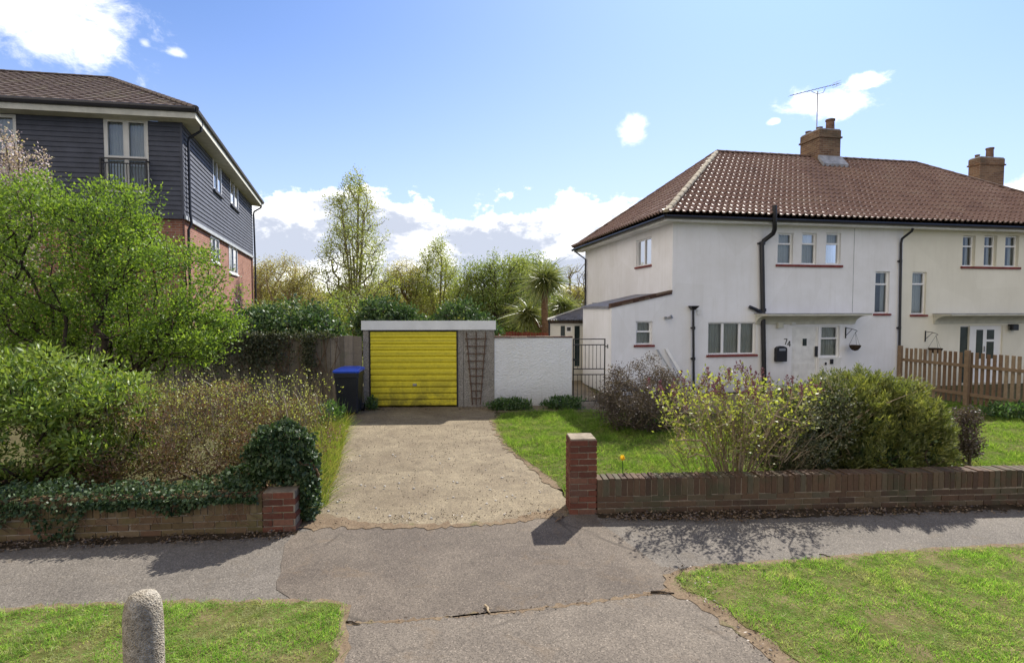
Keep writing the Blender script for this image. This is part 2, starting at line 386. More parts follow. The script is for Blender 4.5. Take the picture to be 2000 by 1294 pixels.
# leaves
leaf_mat('leaf_spring', [(0, (0.084, 0.139, 0.021)), (0.5, (0.160, 0.244, 0.034)), (1, (0.277, 0.361, 0.057))], 0.5, 0.5, 0.03, clump=(1.3, (0.092, 0.160, 0.028), 0.6))
leaf_mat('leaf_laurel', [(0, (0.079, 0.142, 0.020)), (0.5, (0.159, 0.246, 0.033)), (1, (0.289, 0.345, 0.065))], 0.35, 0.5, 0.05, clump=(3, (0.246, 0.296, 0.075), 0.4))
leaf_mat('leaf_ivy', [(0, (0.022, 0.048, 0.018)), (0.6, (0.045, 0.082, 0.028)), (1, (0.100, 0.140, 0.060))], 0.2, 0.5, 0.035)
leaf_mat('leaf_ivy_dull', [(0, (0.05, 0.06, 0.03)), (0.6, (0.085, 0.10, 0.045)), (1, (0.16, 0.15, 0.09))], 0.2, 0.5, 0.04)
leaf_mat('leaf_hedge', [(0, (0.085, 0.048, 0.032)), (0.35, (0.17, 0.105, 0.065)), (0.6, (0.15, 0.155, 0.045)), (1, (0.34, 0.37, 0.10))], 0.25, 0.5, 0.03, clump=(1.9, (0.19, 0.095, 0.062), 0.75))
leaf_mat('leaf_evergreen', [(0, (0.028, 0.063, 0.020)), (0.6, (0.063, 0.119, 0.035)), (1, (0.168, 0.238, 0.084))], 0.22, 0.5, 0.05)
leaf_mat('leaf_bud', [(0, (0.182, 0.208, 0.039)), (0.5, (0.312, 0.325, 0.078)), (1, (0.429, 0.429, 0.130))], 0.45, clump=(0.5, (0.221, 0.273, 0.065), 0.6))
leaf_mat('leaf_olive', [(0, (0.176, 0.176, 0.054)), (0.5, (0.311, 0.284, 0.101)), (1, (0.459, 0.419, 0.162))], 0.45, clump=(0.4, (0.338, 0.270, 0.108), 0.6))
leaf_mat('leaf_mid', [(0, (0.102, 0.160, 0.036)), (0.5, (0.189, 0.261, 0.058)), (1, (0.319, 0.362, 0.102))], 0.4, clump=(0.5, (0.232, 0.246, 0.072), 0.6))
leaf_mat('leaf_conifer', [(0, (0.084, 0.102, 0.028)), (0.5, (0.176, 0.197, 0.043)), (1, (0.324, 0.311, 0.076))], 0.35, clump=(2.2, (0.092, 0.121, 0.038), 0.6))
leaf_mat('leaf_purple', [(0, (0.055, 0.038, 0.031)), (0.6, (0.101, 0.074, 0.058)), (1, (0.155, 0.117, 0.093))], 0.2)
leaf_mat('leaf_grey_shrub', [(0, (0.05, 0.065, 0.03)), (0.5, (0.12, 0.13, 0.06)), (1, (0.30, 0.27, 0.14))], 0.3, clump=(2.5, (0.05, 0.075, 0.035), 0.7))
leaf_mat('leaf_lilac', [(0, (0.174, 0.205, 0.036)), (0.5, (0.248, 0.273, 0.050)), (1, (0.322, 0.322, 0.079))], 0.5)
leaf_mat('bud_purple', [(0, (0.10, 0.03, 0.05)), (1, (0.20, 0.075, 0.11))], 0.2)
leaf_mat('blossom', [(0, (0.414, 0.300, 0.337)), (0.6, (0.552, 0.430, 0.469)), (1, (0.662, 0.600, 0.632))], 0.4, tcol=0.9)
leaf_mat('leaf_weed', [(0, (0.03, 0.07, 0.02)), (0.6, (0.06, 0.13, 0.03)), (1, (0.12, 0.20, 0.05))], 0.35)
leaf_mat('palm_leaf', [(0, (0.101, 0.134, 0.034)), (0.5, (0.179, 0.213, 0.056)), (1, (0.336, 0.336, 0.112))], 0.3, 0.4, 0.1)
leaf_mat('dead_leaf', [(0, (0.050, 0.032, 0.020)), (0.5, (0.101, 0.065, 0.040)), (1, (0.194, 0.137, 0.086))], 0.1)
leaf_mat('petal_yellow', [(0, (0.7, 0.42, 0.03)), (1, (0.8, 0.55, 0.05))], 0.3)
leaf_mat('dry_twig', [(0, (0.098, 0.065, 0.042)), (0.5, (0.163, 0.117, 0.072)), (1, (0.247, 0.189, 0.124))], 0.05)

t = NT('dirt'); v = t.coord()
n = t.noise(v, 3.1, 7, 0.75); n2 = t.noise(v, 45, 5, 0.75)
c = t.ramp(n, [(0.36, (0.16, 0.115, 0.075)), (0.55, (0.22, 0.165, 0.11)), (0.68, (0.13, 0.13, 0.06))])
c = t.mix(0.7, c, t.ramp(n2, [(0.3, 0.4), (0.7, 1.3)]), 'MULTIPLY')
t.bsdf(c, 0.95, 0.05, 0, t.bump(n2, 0.7, 0.015)); M['dirt'] = t.m
# ------------------------------------------------------------------ vegetation toolkit
def unit(a): return a / np.maximum(np.linalg.norm(a, axis=-1, keepdims=True), 1e-9)
def frusta(A, B, ra, rb, n=5):
    d = unit(B - A); ref = np.where(np.abs(d[:, 2:3]) > 0.9, np.array([[1., 0, 0]]), np.array([[0, 0, 1.]]))
    u = unit(np.cross(d, ref)); w = np.cross(d, u); N = len(A)
    ang = np.arange(n) * 2 * PI / n
    off = u[:, None, :] * np.cos(ang)[None, :, None] + w[:, None, :] * np.sin(ang)[None, :, None]
    V = np.concatenate([A[:, None, :] + off * ra[:, None, None], B[:, None, :] + off * rb[:, None, None]], axis=1).reshape(-1, 3)
    i = np.arange(n); j = (i + 1) % n
    q = np.stack([i, j, j + n, i + n], 1)
    Fq = (q[None] + (np.arange(N) * 2 * n)[:, None, None]).reshape(-1, 4)
    return V, Fq
def grow(base, attract, rng, tip=0.004, expo=0.5, bf=0.35, seg=0.25, jit=0.12, maxr=None, roots=None):
    nodes = [np.array(base, float)]; par = [-1]; pl = [0.0]; cnt = [0]
    if roots is not None:
        for rp in roots:
            prev = 0
            for q in rp:
                nodes.append(np.array(q, float)); par.append(prev); pl.append(pl[prev] + np.linalg.norm(nodes[-1] - nodes[prev])); cnt.append(0); prev = len(nodes) - 1
    order = np.argsort(np.linalg.norm(attract - np.array(base), axis=1))
    arr = np.zeros((len(attract) * 40 + 4000, 3)); arr[:len(nodes)] = nodes
    pla = np.zeros(len(arr)); pla[:len(nodes)] = pl
    n = len(nodes); dirs = []
    for oi in order:
        p = attract[oi]
        dv = np.linalg.norm(arr[:n] - p, axis=1)
        cost = dv + bf * pla[:n] + np.where(arr[:n, 2] > p[2] + 0.1, 0.6 * dv, 0)
        k = int(np.argmin(cost)); L = dv[k]; ns = max(1, int(L / seg))
        a = arr[k].copy(); prev = k
        sag = rng.normal(0, jit * L * 0.5, 3); sag[2] = -abs(sag[2]) * 0.6
        for s_ in range(1, ns + 1):
            f = s_ / ns
            q = a + (p - a) * f + sag * math.sin(PI * f) + (rng.normal(0, jit * 0.12 * seg, 3) if s_ < ns else 0)
            if n >= len(arr): break
            arr[n] = q; par.append(prev); pla[n] = pla[prev] + np.linalg.norm(q - arr[prev]); prev = n; n += 1
        dirs.append(prev)
    cnt = np.zeros(n); 
    for t_ in dirs: cnt[t_] += 1
    for i in range(n - 1, 0, -1): cnt[par[i]] += cnt[i]
    r = tip * np.maximum(cnt, 1) ** expo
    if maxr: r = np.minimum(r, maxr)
    par = np.array(par); idx = np.arange(1, n)
    A = arr[par[idx]]; B = arr[idx]; ra = np.minimum(r[par[idx]], r[idx] * 1.35); rb = r[idx]
    return A, B, ra, rb
def leafset(P, D, L, W, rng, fold=0.0):
    N = len(P); D = unit(D); s = unit(np.cross(D, rng.normal(0, 1, (N, 3))))
    L = L * rng.uniform(0.65, 1.25, N)[:, None]; W = W * rng.uniform(0.7, 1.2, N)[:, None]
    m = P + D * L * 0.45
    V = np.stack([P, m + s * W * 0.5, P + D * L, m - s * W * 0.5], 1).reshape(-1, 3)
    return V, np.arange(N * 4).reshape(-1, 4)
def strands(P, D, L, W, rng, curve=0.3, segs=2):
    # narrow strips: blades of grass, twigs, spikes
    N = len(P); D = unit(D); s = unit(np.cross(D, rng.normal(0, 1, (N, 3))))
    L = L * rng.uniform(0.5, 1.3, N)[:, None]; W = W * rng.uniform(0.7, 1.3, N)[:, None]
    bend = rng.normal(0, curve, (N, 3)); bend[:, 2] = -np.abs(bend[:, 2])
    rows = []
    for i in range(segs + 1):
        f = i / segs; c = P + D * L * f + bend * L * f * f
        w = W * (1 - f * 0.85) * 0.5
        rows += [c - s * w, c + s * w]
    V = np.stack(rows, 1).reshape(-1, 3); k = 2 * (segs + 1)
    q = np.array([[2*i, 2*i+1, 2*i+3, 2*i+2] for i in range(segs)])
    return V, (q[None] + (np.arange(N) * k)[:, None, None]).reshape(-1, 4)
def merge(parts):
    Vs, Fs, n = [], [], 0
    for V, Fq in parts: Vs.append(V); Fs.append(Fq + n); n += len(V)
    return np.concatenate(Vs), np.concatenate(Fs)
def ell(rng, c, r, n, shell=0.5, zmin=None):
    d = unit(rng.normal(0, 1, (n, 3))); rad = rng.uniform(0, 1, n) ** (1 / 3.) ; rad = rad * (1 - shell) + shell * np.maximum(rad, rng.uniform(0.7, 1.0, n))
    lump = 1 + 0.16 * np.sin(d[:, 0] * 5 + c[0] * 3) * np.cos(d[:, 2] * 6 + c[1]) + 0.08 * np.sin(d[:, 1] * 11 + d[:, 2] * 9)
    P = np.array(c) + d * (rad * lump)[:, None] * np.array(r)
    if zmin is not None: P[:, 2] = np.maximum(P[:, 2], zmin + rng.uniform(0, 0.1, n))
    return P
def around(rng, P, sig, k):
    Q = np.repeat(P, k, axis=0); off = rng.normal(0, 1, Q.shape) * np.array(sig)
    return Q + off, off
def polyclip(poly, xy):
    x, y = xy[:, 0], xy[:, 1]; ins = np.zeros(len(xy), bool); n = len(poly)
    for i in range(n):
        x1, y1 = poly[i]; x2, y2 = poly[(i + 1) % n]
        if y1 == y2: continue
        c = ((y1 > y) != (y2 > y)) & (x < (x2 - x1) * (y - y1) / (y2 - y1) + x1)
        ins ^= c
    return ins
def scatter(poly, dens, rng):
    a = np.array(poly); lo, hi = a.min(0), a.max(0)
    n = int((hi[0] - lo[0]) * (hi[1] - lo[1]) * dens)
    xy = rng.uniform(lo, hi, (n, 2)); return xy[polyclip(poly, xy)]
def sinnoise(xy, f, seed=0):
    r = np.random.default_rng(seed); o = np.zeros(len(xy))
    for k in range(7):
        a = r.uniform(0, 2 * PI); fr = f * r.uniform(0.5, 2.2)
        o += np.sin(xy[:, 0] * fr * math.cos(a) + xy[:, 1] * fr * math.sin(a) + r.uniform(0, 6))
    return o / 3.0
def tree(name, base, ells, rng, leafm, barkm, label, cat='tree', group=None, nattr=300, per=60, sig=0.18, ls=0.06, lw=0.04, tip=0.008, expo=0.5,
         seg=0.35, jit=0.15, bf=0.35, up=0.3, maxr=None, shell=0.5, zmin=None, roots=None, parts=('trunk', 'crown'), spikes=None):
    root = empty(name, base, 0, label, cat, group)
    P = []
    tot = sum(e[2] for e in ells)
    for c, r, w in ells: P.append(ell(rng, c, r, max(2, int(nattr * w / tot)), shell, zmin))
    P = np.concatenate(P)
    A, B, ra, rb = grow((0, 0, 0), P, rng, tip, expo, bf, seg, jit, maxr, roots)
    V, Fq = frusta(A, B, ra, rb, 6)
    mesh_np(parts[0], V, Fq, M[barkm], root, smooth=True)
    if per:
        Q, off = around(rng, P, (sig, sig, sig * 0.8), per)
        keep = rng.uniform(0, 1, len(Q)) < np.repeat(rng.uniform(0.25, 1.0, len(P)), per)
        Q, off = Q[keep], off[keep]
        if zmin is not None: Q[:, 2] = np.maximum(Q[:, 2], zmin)
        D = unit(off) * 0.6 + rng.normal(0, 0.5, Q.shape); D[:, 2] += up
        mesh_np(parts[1], *leafset(Q, D, ls, lw, rng), M[leafm], root)
    return root, P

# ------------------------------------------------------------------ ground, roads, paving
def sheet(name, poly, z, m, kind='structure', h=0.0, wig=0.0, step=0.15, seed=1, z2=None):
    r = np.random.default_rng(seed); pts = []
    n = len(poly)
    for i in range(n):
        a = np.array(poly[i]); b = np.array(poly[(i + 1) % n]); L = np.linalg.norm(b - a)
        k = max(1, int(L / step)) if wig else 1
        nr = np.array([-(b - a)[1], (b - a)[0]]) / max(L, 1e-6)
        for j in range(k):
            p = a + (b - a) * j / k
            if wig and j: p = p + nr * r.normal(0, wig)
            pts.append((p[0], p[1]))
    mb = MB(); V = [(x, y, z) for x, y in pts]
    if h: mb.prism([(x, y, z - h) for x, y in pts], (0, 0, h))
    else: mb.add(V, [tuple(range(len(V)))])
    o = mb.build(name, m); 
    if h == 0:
        if o.data.polygons[0].normal.z < 0: o.data.flip_normals()
    return tag(o, kind=kind)
sheet('ground', [(-400, 2.3), (400, 2.3), (400, 600), (-400, 600)], -0.012, M['earth'])
sheet('road', [(-400, -300), (400, -300), (400, 2.14), (-400, 2.14)], -0.11, M['road_asphalt'])
sheet('kerb', [(-60, 2.14), (60, 2.14), (60, 2.30), (-60, 2.30)], 0.0, M['kerb_stone'], h=0.14)
sheet('pavement', [(-14, 3.2), (14, 4.6), (14, 7.3), (1.0, 6.45), (-2.4, 6.05), (-14, 5.1)], -0.004, M['footway_asphalt'])
cross = [G(540,1150), G(556,1062), G(580,1040), (-2.05, 6.02), (0.66, 6.36), (1.02, 6.3), G(1165,1015), G(1290,1105), (1.9, 4.9), (1.9, 4.5), (1.28, 4.56), (0.2, 4.30), (-1.45, 4.08), (-1.7, 4.3)]
sheet('crossover', cross, 0.0, M['crossover_asphalt'], wig=0.006, seed=3)
sheet('crossover_apron', [(-1.9, 2.3), (2.9, 2.3), (2.6, 3.4), (1.9, 4.3), (1.3, 4.57), (0.2, 4.31), (-1.45, 4.09), (-1.7, 3.4)], 0.004, M['apron_asphalt'], wig=0.008, seed=4)
drive = [(-2.35, 6.0), (-1.4, 5.98), (-0.5, 6.02), (0.3, 6.2), (0.68, 6.36), (0.70, 6.75), G(1085,950), G(1030,905), G(990,868), G(970,830), (-0.42, 12.2), (-0.35, 13.4), (-3.75, 13.2), (-3.72, 12.2), G(672,820), G(650,900), G(615,960), (-2.36, 6.2)]
sheet('driveway', drive, 0.003, M['drive_concrete'], wig=0.03, step=0.10, seed=5)
sheet('dirt_strip', [(-2.42, 5.93), (-1.8, 5.90), (-1.2, 5.93), (-0.6, 5.95), (0.0, 6.06), (0.45, 6.2), (0.70, 6.28), (0.695, 6.55), (0.4, 6.42), (0.0, 6.20), (-0.6, 6.06), (-1.2, 6.05), (-1.8, 6.10), (-2.3, 6.35), (-2.42, 6.2)], 0.0052, M['dirt'], wig=0.035, step=0.05, seed=25)
sheet('dirt_strip', [(-1.46, 4.06), (-0.7, 4.15), (0.2, 4.285), (0.8, 4.42), (1.3, 4.54), (1.75, 4.62), (1.75, 4.70), (1.28, 4.60), (0.8, 4.455), (0.2, 4.325), (-0.7, 4.18), (-1.46, 4.095)], 0.0052, M['dirt'], wig=0.012, step=0.03, seed=26)
vergeR = [G(1318,1128), G(1400,1108), G(1550,1100), G(1750,1082), G(2000,1068), (14, 5.9), (14, 2.3), (2.4, 2.3), G(1560,1294), G(1480,1235), G(1400,1180), G(1345,1158)]
vergeL = [(-14, 3.6), G(0,1195), G(120,1188), G(300,1180), G(480,1178), G(640,1178), G(668,1182), G(662,1240), G(650,1294), (-1.7, 2.3), (-14, 2.3)]
def outset(poly, k):
    c = np.mean(np.array(poly), axis=0); return [tuple(np.array(q) + unit(np.array(q) - c) * k) for q in poly]
sheet('verge_edge', [(p_[0]-0.10, p_[1]+0.05) for p_ in vergeR[:1]] + [(p_[0], p_[1]+0.07) for p_ in vergeR[1:5]] + [(14, 5.97), (14, 2.3), (2.2, 2.3)] + [(p_[0]-0.17, p_[1]-0.02) for p_ in vergeR[8:]], 0.008, M['dirt'], wig=0.02, step=0.07, seed=16)
sheet('verge_edge', [(-14, 3.65)] + [(p_[0], p_[1]+0.05) for p_ in vergeL[1:6]] + [(p_[0]+0.08, p_[1]) for p_ in vergeL[6:9]] + [(-1.55, 2.3), (-14, 2.3)], 0.008, M['dirt'], wig=0.02, step=0.07, seed=17)
sheet('verge_soil', vergeR, 0.012, M['turf'], wig=0.028, step=0.07, seed=6)
sheet('verge_soil', vergeL, 0.012, M['turf'], wig=0.028, step=0.07, seed=7)
lawn1 = [G(1090,950), G(1035,905), G(990,868), G(965,822), G(985,808), G(1140,802), (4.6, 11.8), (9.6, 13.4), (9.9, 6.95), (1.2, 6.6), (0.78, 6.75)]
lawn2 = [(11.2, 14.5), (14.5, 14.0), (14.5, 7.1), (9.95, 6.95), (9.7, 12.8)]
sheet('lawn', lawn1, 0.014, M['turf'], wig=0.03, seed=8)
sheet('lawn', lawn2, 0.014, M['turf'], wig=0.03, seed=9)
sheet('garden_path', [(-0.35, 12.55), (1.6, 12.6), (2.6, 12.7), (4.6, 12.3), (10.6, 14.0), (10.9, 15.9), (4.3, 14.9), (2.4, 14.8), (2.3, 20), (1.35, 20), (1.4, 13.6), (-0.3, 13.5)], 0.018, M['drive_concrete'])

rng = np.random.default_rng(11)
def grassfield(name, poly, dens, h, m, label, seed, lean=0.35, w=0.006, bare=1.1, edge=None):
    r = np.random.default_rng(seed); xy = scatter(poly, dens, r) + r.normal(0, 0.022, (1, 2)) * 0; xy = xy + r.normal(0, 0.03, xy.shape)
    n = sinnoise(xy, 6.5, seed) + 0.6 * sinnoise(xy, 15, seed + 1)
    keep = (n + r.normal(0, 0.35, len(xy)) < bare) | (r.uniform(0, 1, len(xy)) < 0.22); xy = xy[keep]; n = n[keep]
    P = np.column_stack([xy, np.full(len(xy), 0.01)])
    D = r.normal(0, lean, P.shape); D[:, 2] = 1
    clump = 0.65 + 0.42 * np.clip(sinnoise(xy, 6, seed + 2) + 0.5*sinnoise(xy, 17, seed + 5), -1.2, 1.6) + 0.25 * r.uniform(0, 1, len(xy))
    V, Fq = strands(P, D, (h * np.clip(clump, 0.3, 1.5))[:, None] if 0 else h, w, r, 0.45, 2)
    # vary the height by clump
    V = V.reshape(-1, 6, 3); V[:, :, 2] = 0.01 + (V[:, :, 2] - 0.01) * np.clip(clump, 0.25, 1.9)[:, None]; V[:, :, 2] = np.maximum(V[:, :, 2], 0.012)
    o = mesh_np(name, V.reshape(-1, 3), Fq, M[m]); return tag(o, label, 'grass', None, 'stuff')
vr_c = [p for p in vergeR if p[0] < 13]; 
vergeRc = [G(1318,1128), G(1400,1108), G(1550,1100), G(1750,1082), G(2000,1068), (6.4, 5.5), (6.0, 3.2), (3.0, 3.2), (2.2, 3.3), G(1560,1294), G(1480,1235), G(1400,1180), G(1345,1158)]
vergeLc = [(-5.2, 4.2), G(0,1195), G(120,1188), G(300,1180), G(480,1178), G(640,1178), G(668,1182), G(662,1240), G(650,1294), (-1.6, 3.2), (-5.2, 3.2)]
grassfield('verge_grass', vergeRc, 9500, 0.042, 'verge_blades', 'patchy bright green verge grass to the right of the crossover', 21, w=0.0055, bare=0.75)
grassfield('verge_grass', vergeLc, 9500, 0.045, 'verge_blades', 'bright green verge grass around the concrete bollard', 22, w=0.0055, bare=0.85)
grassfield('lawn_grass', [G(1095,945), G(1035,905), G(990,868), G(965,822), G(985,808), G(1140,802), (4.6, 11.6), (6.5, 12.2), (8.5, 10), (8.5, 6.95), (1.2, 6.6), (0.8, 6.7)], 2600, 0.11, 'lawn_blades', 'lush green lawn between the driveway and the lilac bush', 23, lean=0.55, w=0.010, bare=2.2)
grassfield('lawn_grass', [(9.0, 12.2), (11.4, 14.0), (14.3, 14.0), (14.3, 7.2), (7.9, 6.95)], 1600, 0.09, 'lawn_blades', 'green lawn in front of the wooden picket fence at the right', 24, lean=0.5, w=0.012, bare=1.7)
# long yellowing grass along the left edge of the drive
ed = [(-2.34, 6.15), G(640,985), G(665,900), G(682,825), (-4.2, 11.8), (-3.9, 9.5), (-3.3, 8.2), (-2.75, 6.9), (-2.6, 6.2)]
r_ = np.random.default_rng(31); xy = scatter(ed, 1500, r_); P = np.column_stack([xy, np.full(len(xy), 0.01)])
D = r_.normal(0, 0.45, P.shape); D[:, 0] += 0.15; D[:, 2] = 1
tag(mesh_np('long_grass', *strands(P, D, 0.34, 0.008, r_, 0.4, 3), M['long_blades']), 'long yellowing grass spilling over the left edge of the driveway', 'grass', None, 'stuff')
sheet('soil_strip', [(-8, 5.18), (-6, 5.32), (-4.5, 5.52), (-3.4, 5.6), (-2.38, 5.76), (-2.40, 5.9), (-8, 5.42)], 0.001, M['soil'], wig=0.022, step=0.06, seed=18)
sheet('soil_strip', [(1.03, 6.24), (1.8, 6.18), (2.6, 6.22), (3.6, 6.27), (5, 6.40), (9.5, 6.66), (9.5, 6.88), (1.0, 6.37)], 0.001, M['soil'], wig=0.022, step=0.06, seed=19)
sheet('lawn_edge', [(p_[0]-0.10, p_[1]) for p_ in lawn1[:5]] + [lawn1[5], (2.0, 9.0), (1.0, 7.0)], 0.011, M['dirt'], wig=0.035, step=0.08, seed=20)
# debris
def debris(name, polys, dens, size, m, label, cat, seed, z=0.014, asp=0.5):
    r = np.random.default_rng(seed); Ps = []
    for poly in polys:
        xy = scatter(poly, dens, r); nn = sinnoise(xy, 4, seed); xy = xy[nn + r.normal(0, 0.5, len(xy)) > -0.1]; Ps.append(xy)
    xy = np.concatenate(Ps); P = np.column_stack([xy, z + r.uniform(0, 0.012, len(xy))])
    D = r.normal(0, 1, P.shape); D[:, 2] = r.uniform(0.0, 0.35, len(xy))
    return tag(mesh_np(name, *leafset(P, D, size, size * asp, r), M[m]), label, cat, None, 'stuff')
debris('leaf_litter', [[(-6, 5.2), (-2.4, 5.62), (-2.42, 5.86), (-6, 5.5)]], 1500, 0.035, 'dead_leaf', 'dead brown leaves along the foot of the left brick wall', 'leaf litter', 41)
debris('leaf_litter', [[(1.0, 6.1), (8, 6.45), (8, 6.72), (1.0, 6.34)], [G(1150,1008), G(1480,1014), G(1460,1022), G(1200,1016)]], 1500, 0.04, 'dead_leaf', 'brown leaves and twigs along the foot of the right brick wall', 'leaf litter', 42)
debris('leaf_litter', [[(-2.3, 5.93), (0.6, 6.25), (0.68, 6.5), (-2.3, 6.15)], [G(1290,1105), G(1380,1110), G(1420,1200), G(1560,1294), G(1500,1294), G(1350,1190)]], 420, 0.03, 'dead_leaf', 'loose brown litter where the concrete drive meets the asphalt', 'leaf litter', 43)
debris('leaf_litter', [[(-1.25, 4.07), (0.2, 4.27), (1.3, 4.53), (1.3, 4.6), (0.2, 4.34), (-1.25, 4.14)]], 900, 0.022, 'dead_leaf', 'thin line of brown litter caught in the asphalt seam', 'leaf litter', 44)
debris('leaf_litter', [[(-3.7, 12.7), (-0.3, 12.9), (-0.3, 13.35), (-3.7, 13.15)]], 300, 0.04, 'dead_leaf', 'dead leaves gathered below the yellow garage door', 'leaf litter', 46)
def gravel(name, poly, n, smin, smax, m, label, seed):
    r = np.random.default_rng(seed); xy = scatter(poly, n, r); sz = r.uniform(smin, smax, len(xy)) ; mb = MB()
    for (x, y), s in zip(xy, sz):
        a = r.uniform(0, 6.3); k = 6; e = r.uniform(0.5, 1.0)
        def ring(f, z): return [(x + s*f*math.cos(a + 2*PI*i/k)*(1 + 0.25*math.sin(i*2.3 + a)), y + s*f*e*math.sin(a + 2*PI*i/k), z) for i in range(k)]
        mb.loft([ring(1, 0.0), ring(0.95, s*0.25 + 0.01), ring(0.5, s*0.45 + 0.012)])
    return tag(mb.build(name, M[m]), label, 'gravel', None, 'stuff')
gravel('loose_stones', [(-2.3, 6.05), (0.6, 6.3), (0.6, 6.8), (0.0, 9.2), (-3.2, 9.4), (-2.3, 6.6)], 8, 0.006, 0.022, 'pale_stone', 'pale loose stones scattered over the concrete driveway', 51)
gravel('loose_stones', [(-2.3, 6.05), (0.6, 6.3), (-0.4, 12.2), (-3.7, 12.2), (-2.3, 6.6)], 45, 0.003, 0.007, 'mortar', 'brown grit scattered over the concrete driveway', 52)

# ------------------------------------------------------------------ brick garden walls, brick by brick
def bricks(mb, x0, x1, z, r, thick=0.215, bl=0.225, bh=0.065, gap=0.010, off=0.0, soldier=False, y0=0.0, miss=0.0, zj=0.0):
    step = 0.075 if soldier else bl; hh = bl - 0.01 if soldier else bh
    x = x0 - off
    while x < x1 - 0.02:
        a, b = max(x, x0), min(x + step - gap, x1)
        x += step
        if b - a < 0.03 or r.uniform() < miss: continue
        dy = min(max(r.normal(0, 0.0025), -0.005), 0.0035); dz = r.normal(0, 0.0015 + zj); hz = hh * (1 + r.normal(0, 0.006))
        tw = r.normal(0, 0.002)
        pr = [(a, y0 + dy - tw), (b, y0 + dy + tw), (b, y0 + thick + dy), (a, y0 + thick + dy)]
        c = 0.004
        def rg(z_, k): return [(px + (c*k if i in (0, 3) else -c*k), py + (c*k if i < 2 else -c*k), z_) for i, (px, py) in enumerate(pr)]
        mb.loft([rg(z + dz, 1), rg(z + dz + c, 0), rg(z + dz + hz - c, 0), rg(z + dz + hz, 1)])
def garden_wall(root, L, mat_low, mat_top, seed, toph, gaps=()):
    r = np.random.default_rng(seed)
    lo = MB()
    for i in range(3): bricks(lo, 0, L, -0.01 + i * 0.075, r, off=0.1125 * (i % 2))
    lo.build('brickwork', M[mat_low], root)
    tp = MB(); z = 0.215; x = 0
    while x < L:                                    # top course of bricks on end, in runs that have settled differently
        run = r.uniform(1.6, 2.6); x2 = min(L, x + run)
        if not any(a < (x + x2) / 2 < b for a, b in gaps):
            bricks(tp, x, x2 - 0.004, z + r.normal(0, 0.004), r, soldier=True, miss=0.012, zj=0.002)
        else:
            bricks(tp, x, x2 - 0.004, z, r, soldier=False, zj=0.003); bricks(tp, x, x2 - 0.06, z + 0.075, r, off=0.11, miss=0.12, zj=0.004)
        x = x2
    tp.build('coping', M[mat_top], root)
    MB().box(0.008, L - 0.008, 0.009, 0.204, -0.012, 0.40).build('mortar_core', M['mortar'], root)
rw = empty('brick_garden_wall', (0.70, 6.34, 0), R(3.3), 'low weathered brown brick wall with a tall square end pier to the right of the driveway', 'wall')
def seg_wall(root, x0, L, *a, **k):
    before = set(root.children); garden_wall(root, L, *a, **k)
    for c in root.children:
        if c not in before: c.location.x = x0
seg_wall(rw, 0.335, 9.3, 'brick_brown', 'brick_brown', 61, 0.45, gaps=((5.6, 6.3),))
r_ = np.random.default_rng(62); pm = MB()
for i in range(12):
    z = -0.01 + i * 0.0765
    if i % 2:
        bricks(pm, 0, 0.327, z, r_, thick=0.102, off=0.0); bricks(pm, 0, 0.327, z, r_, thick=0.102, off=0.1125, y0=0.225); bricks(pm, 0, 0.102, z, r_, thick=0.102, y0=0.112)
    else:
        bricks(pm, 0, 0.327, z, r_, thick=0.102, off=0.1125); bricks(pm, 0, 0.327, z, r_, thick=0.102, y0=0.225); bricks(pm, 0, 0.102, z, r_, thick=0.102, y0=0.112)
pier = pm.build('pier', M['brick_red'], rw)
MB().bbox(0.010, 0.317, 0.010, 0.317, -0.012, 0.916, 0.004).build('mortar_core', M['mortar'], rw)
a5 = R(5.0)
lw = empty('brick_garden_wall', (-2.42 - 7.5*math.cos(a5), 5.86 - 7.5*math.sin(a5), 0), a5, 'low olive-stained brick wall with ivy hanging over it to the left of the driveway', 'wall')
seg_wall(lw, 0, 7.14, 'brick_olive', 'brick_olive', 63, 0.38)
r_ = np.random.default_rng(64); pm = MB()
for i in range(6): bricks(pm, 7.145, 7.5, -0.01 + i * 0.0765, r_, thick=0.22, off=0.1125*(i % 2), y0=-0.004)
pm.build('pier', M['brick_red'], lw)
MB().box(7.15, 7.49, 0.006, 0.205, -0.012, 0.445).build('mortar_core', M['mortar'], lw)

# ------------------------------------------------------------------ bollard
b = empty('concrete_bollard', (-2.0, 2.82, 0.01), 0, 'weathered round-topped concrete bollard standing in the left verge', 'bollard')
bx, by = AT(281, 1250, 2.86)[:2]; b.location = (bx, 2.86, 0.008)
zt = AT(281, 1157, 2.86)[2]
MB().lathe([(0.098, -0.02), (0.0975, 0.3), (0.095, zt-0.16), (0.092, zt-0.10), (0.084, zt-0.055), (0.066, zt-0.02), (0.035, zt-0.004), (0.004, zt)], n=28).build('post', M['bollard_concrete'], b, True, 60)

# ------------------------------------------------------------------ garage
ga = math.atan2(0.13, 3.28)
GO = (-3.70, 13.2)
g = empty('concrete_garage', (GO[0], GO[1], 0), ga, 'flat-roofed prefabricated concrete garage with a yellow up-and-over door', 'garage')
def gp(u, v): return PL(u, v, GO, ga)
gw = gp(967, 700)[0]; d0 = gp(722, 700)[0]; d1 = gp(893, 700)[0]
zf0 = gp(840, 643)[1]; zf1 = gp(840, 626)[1]
MB().box(0, d0-0.02, 0.0, 0.08, 0, zf0).build('panel', M['pebbledash'], g)
seamx = d1 + 0.15
MB().box(d1+0.02, seamx, 0.0, 0.08, 0, zf0).build('panel', M['pebbledash'], g)
MB().box(seamx+0.008, gw-0.02, 0.0, 0.08, 0, zf0).build('panel', M['pebbledash'], g)
MB().box(0, 0.08, 0.085, 5.2, 0, zf0-0.22).build('panel', M['pebbledash'], g)
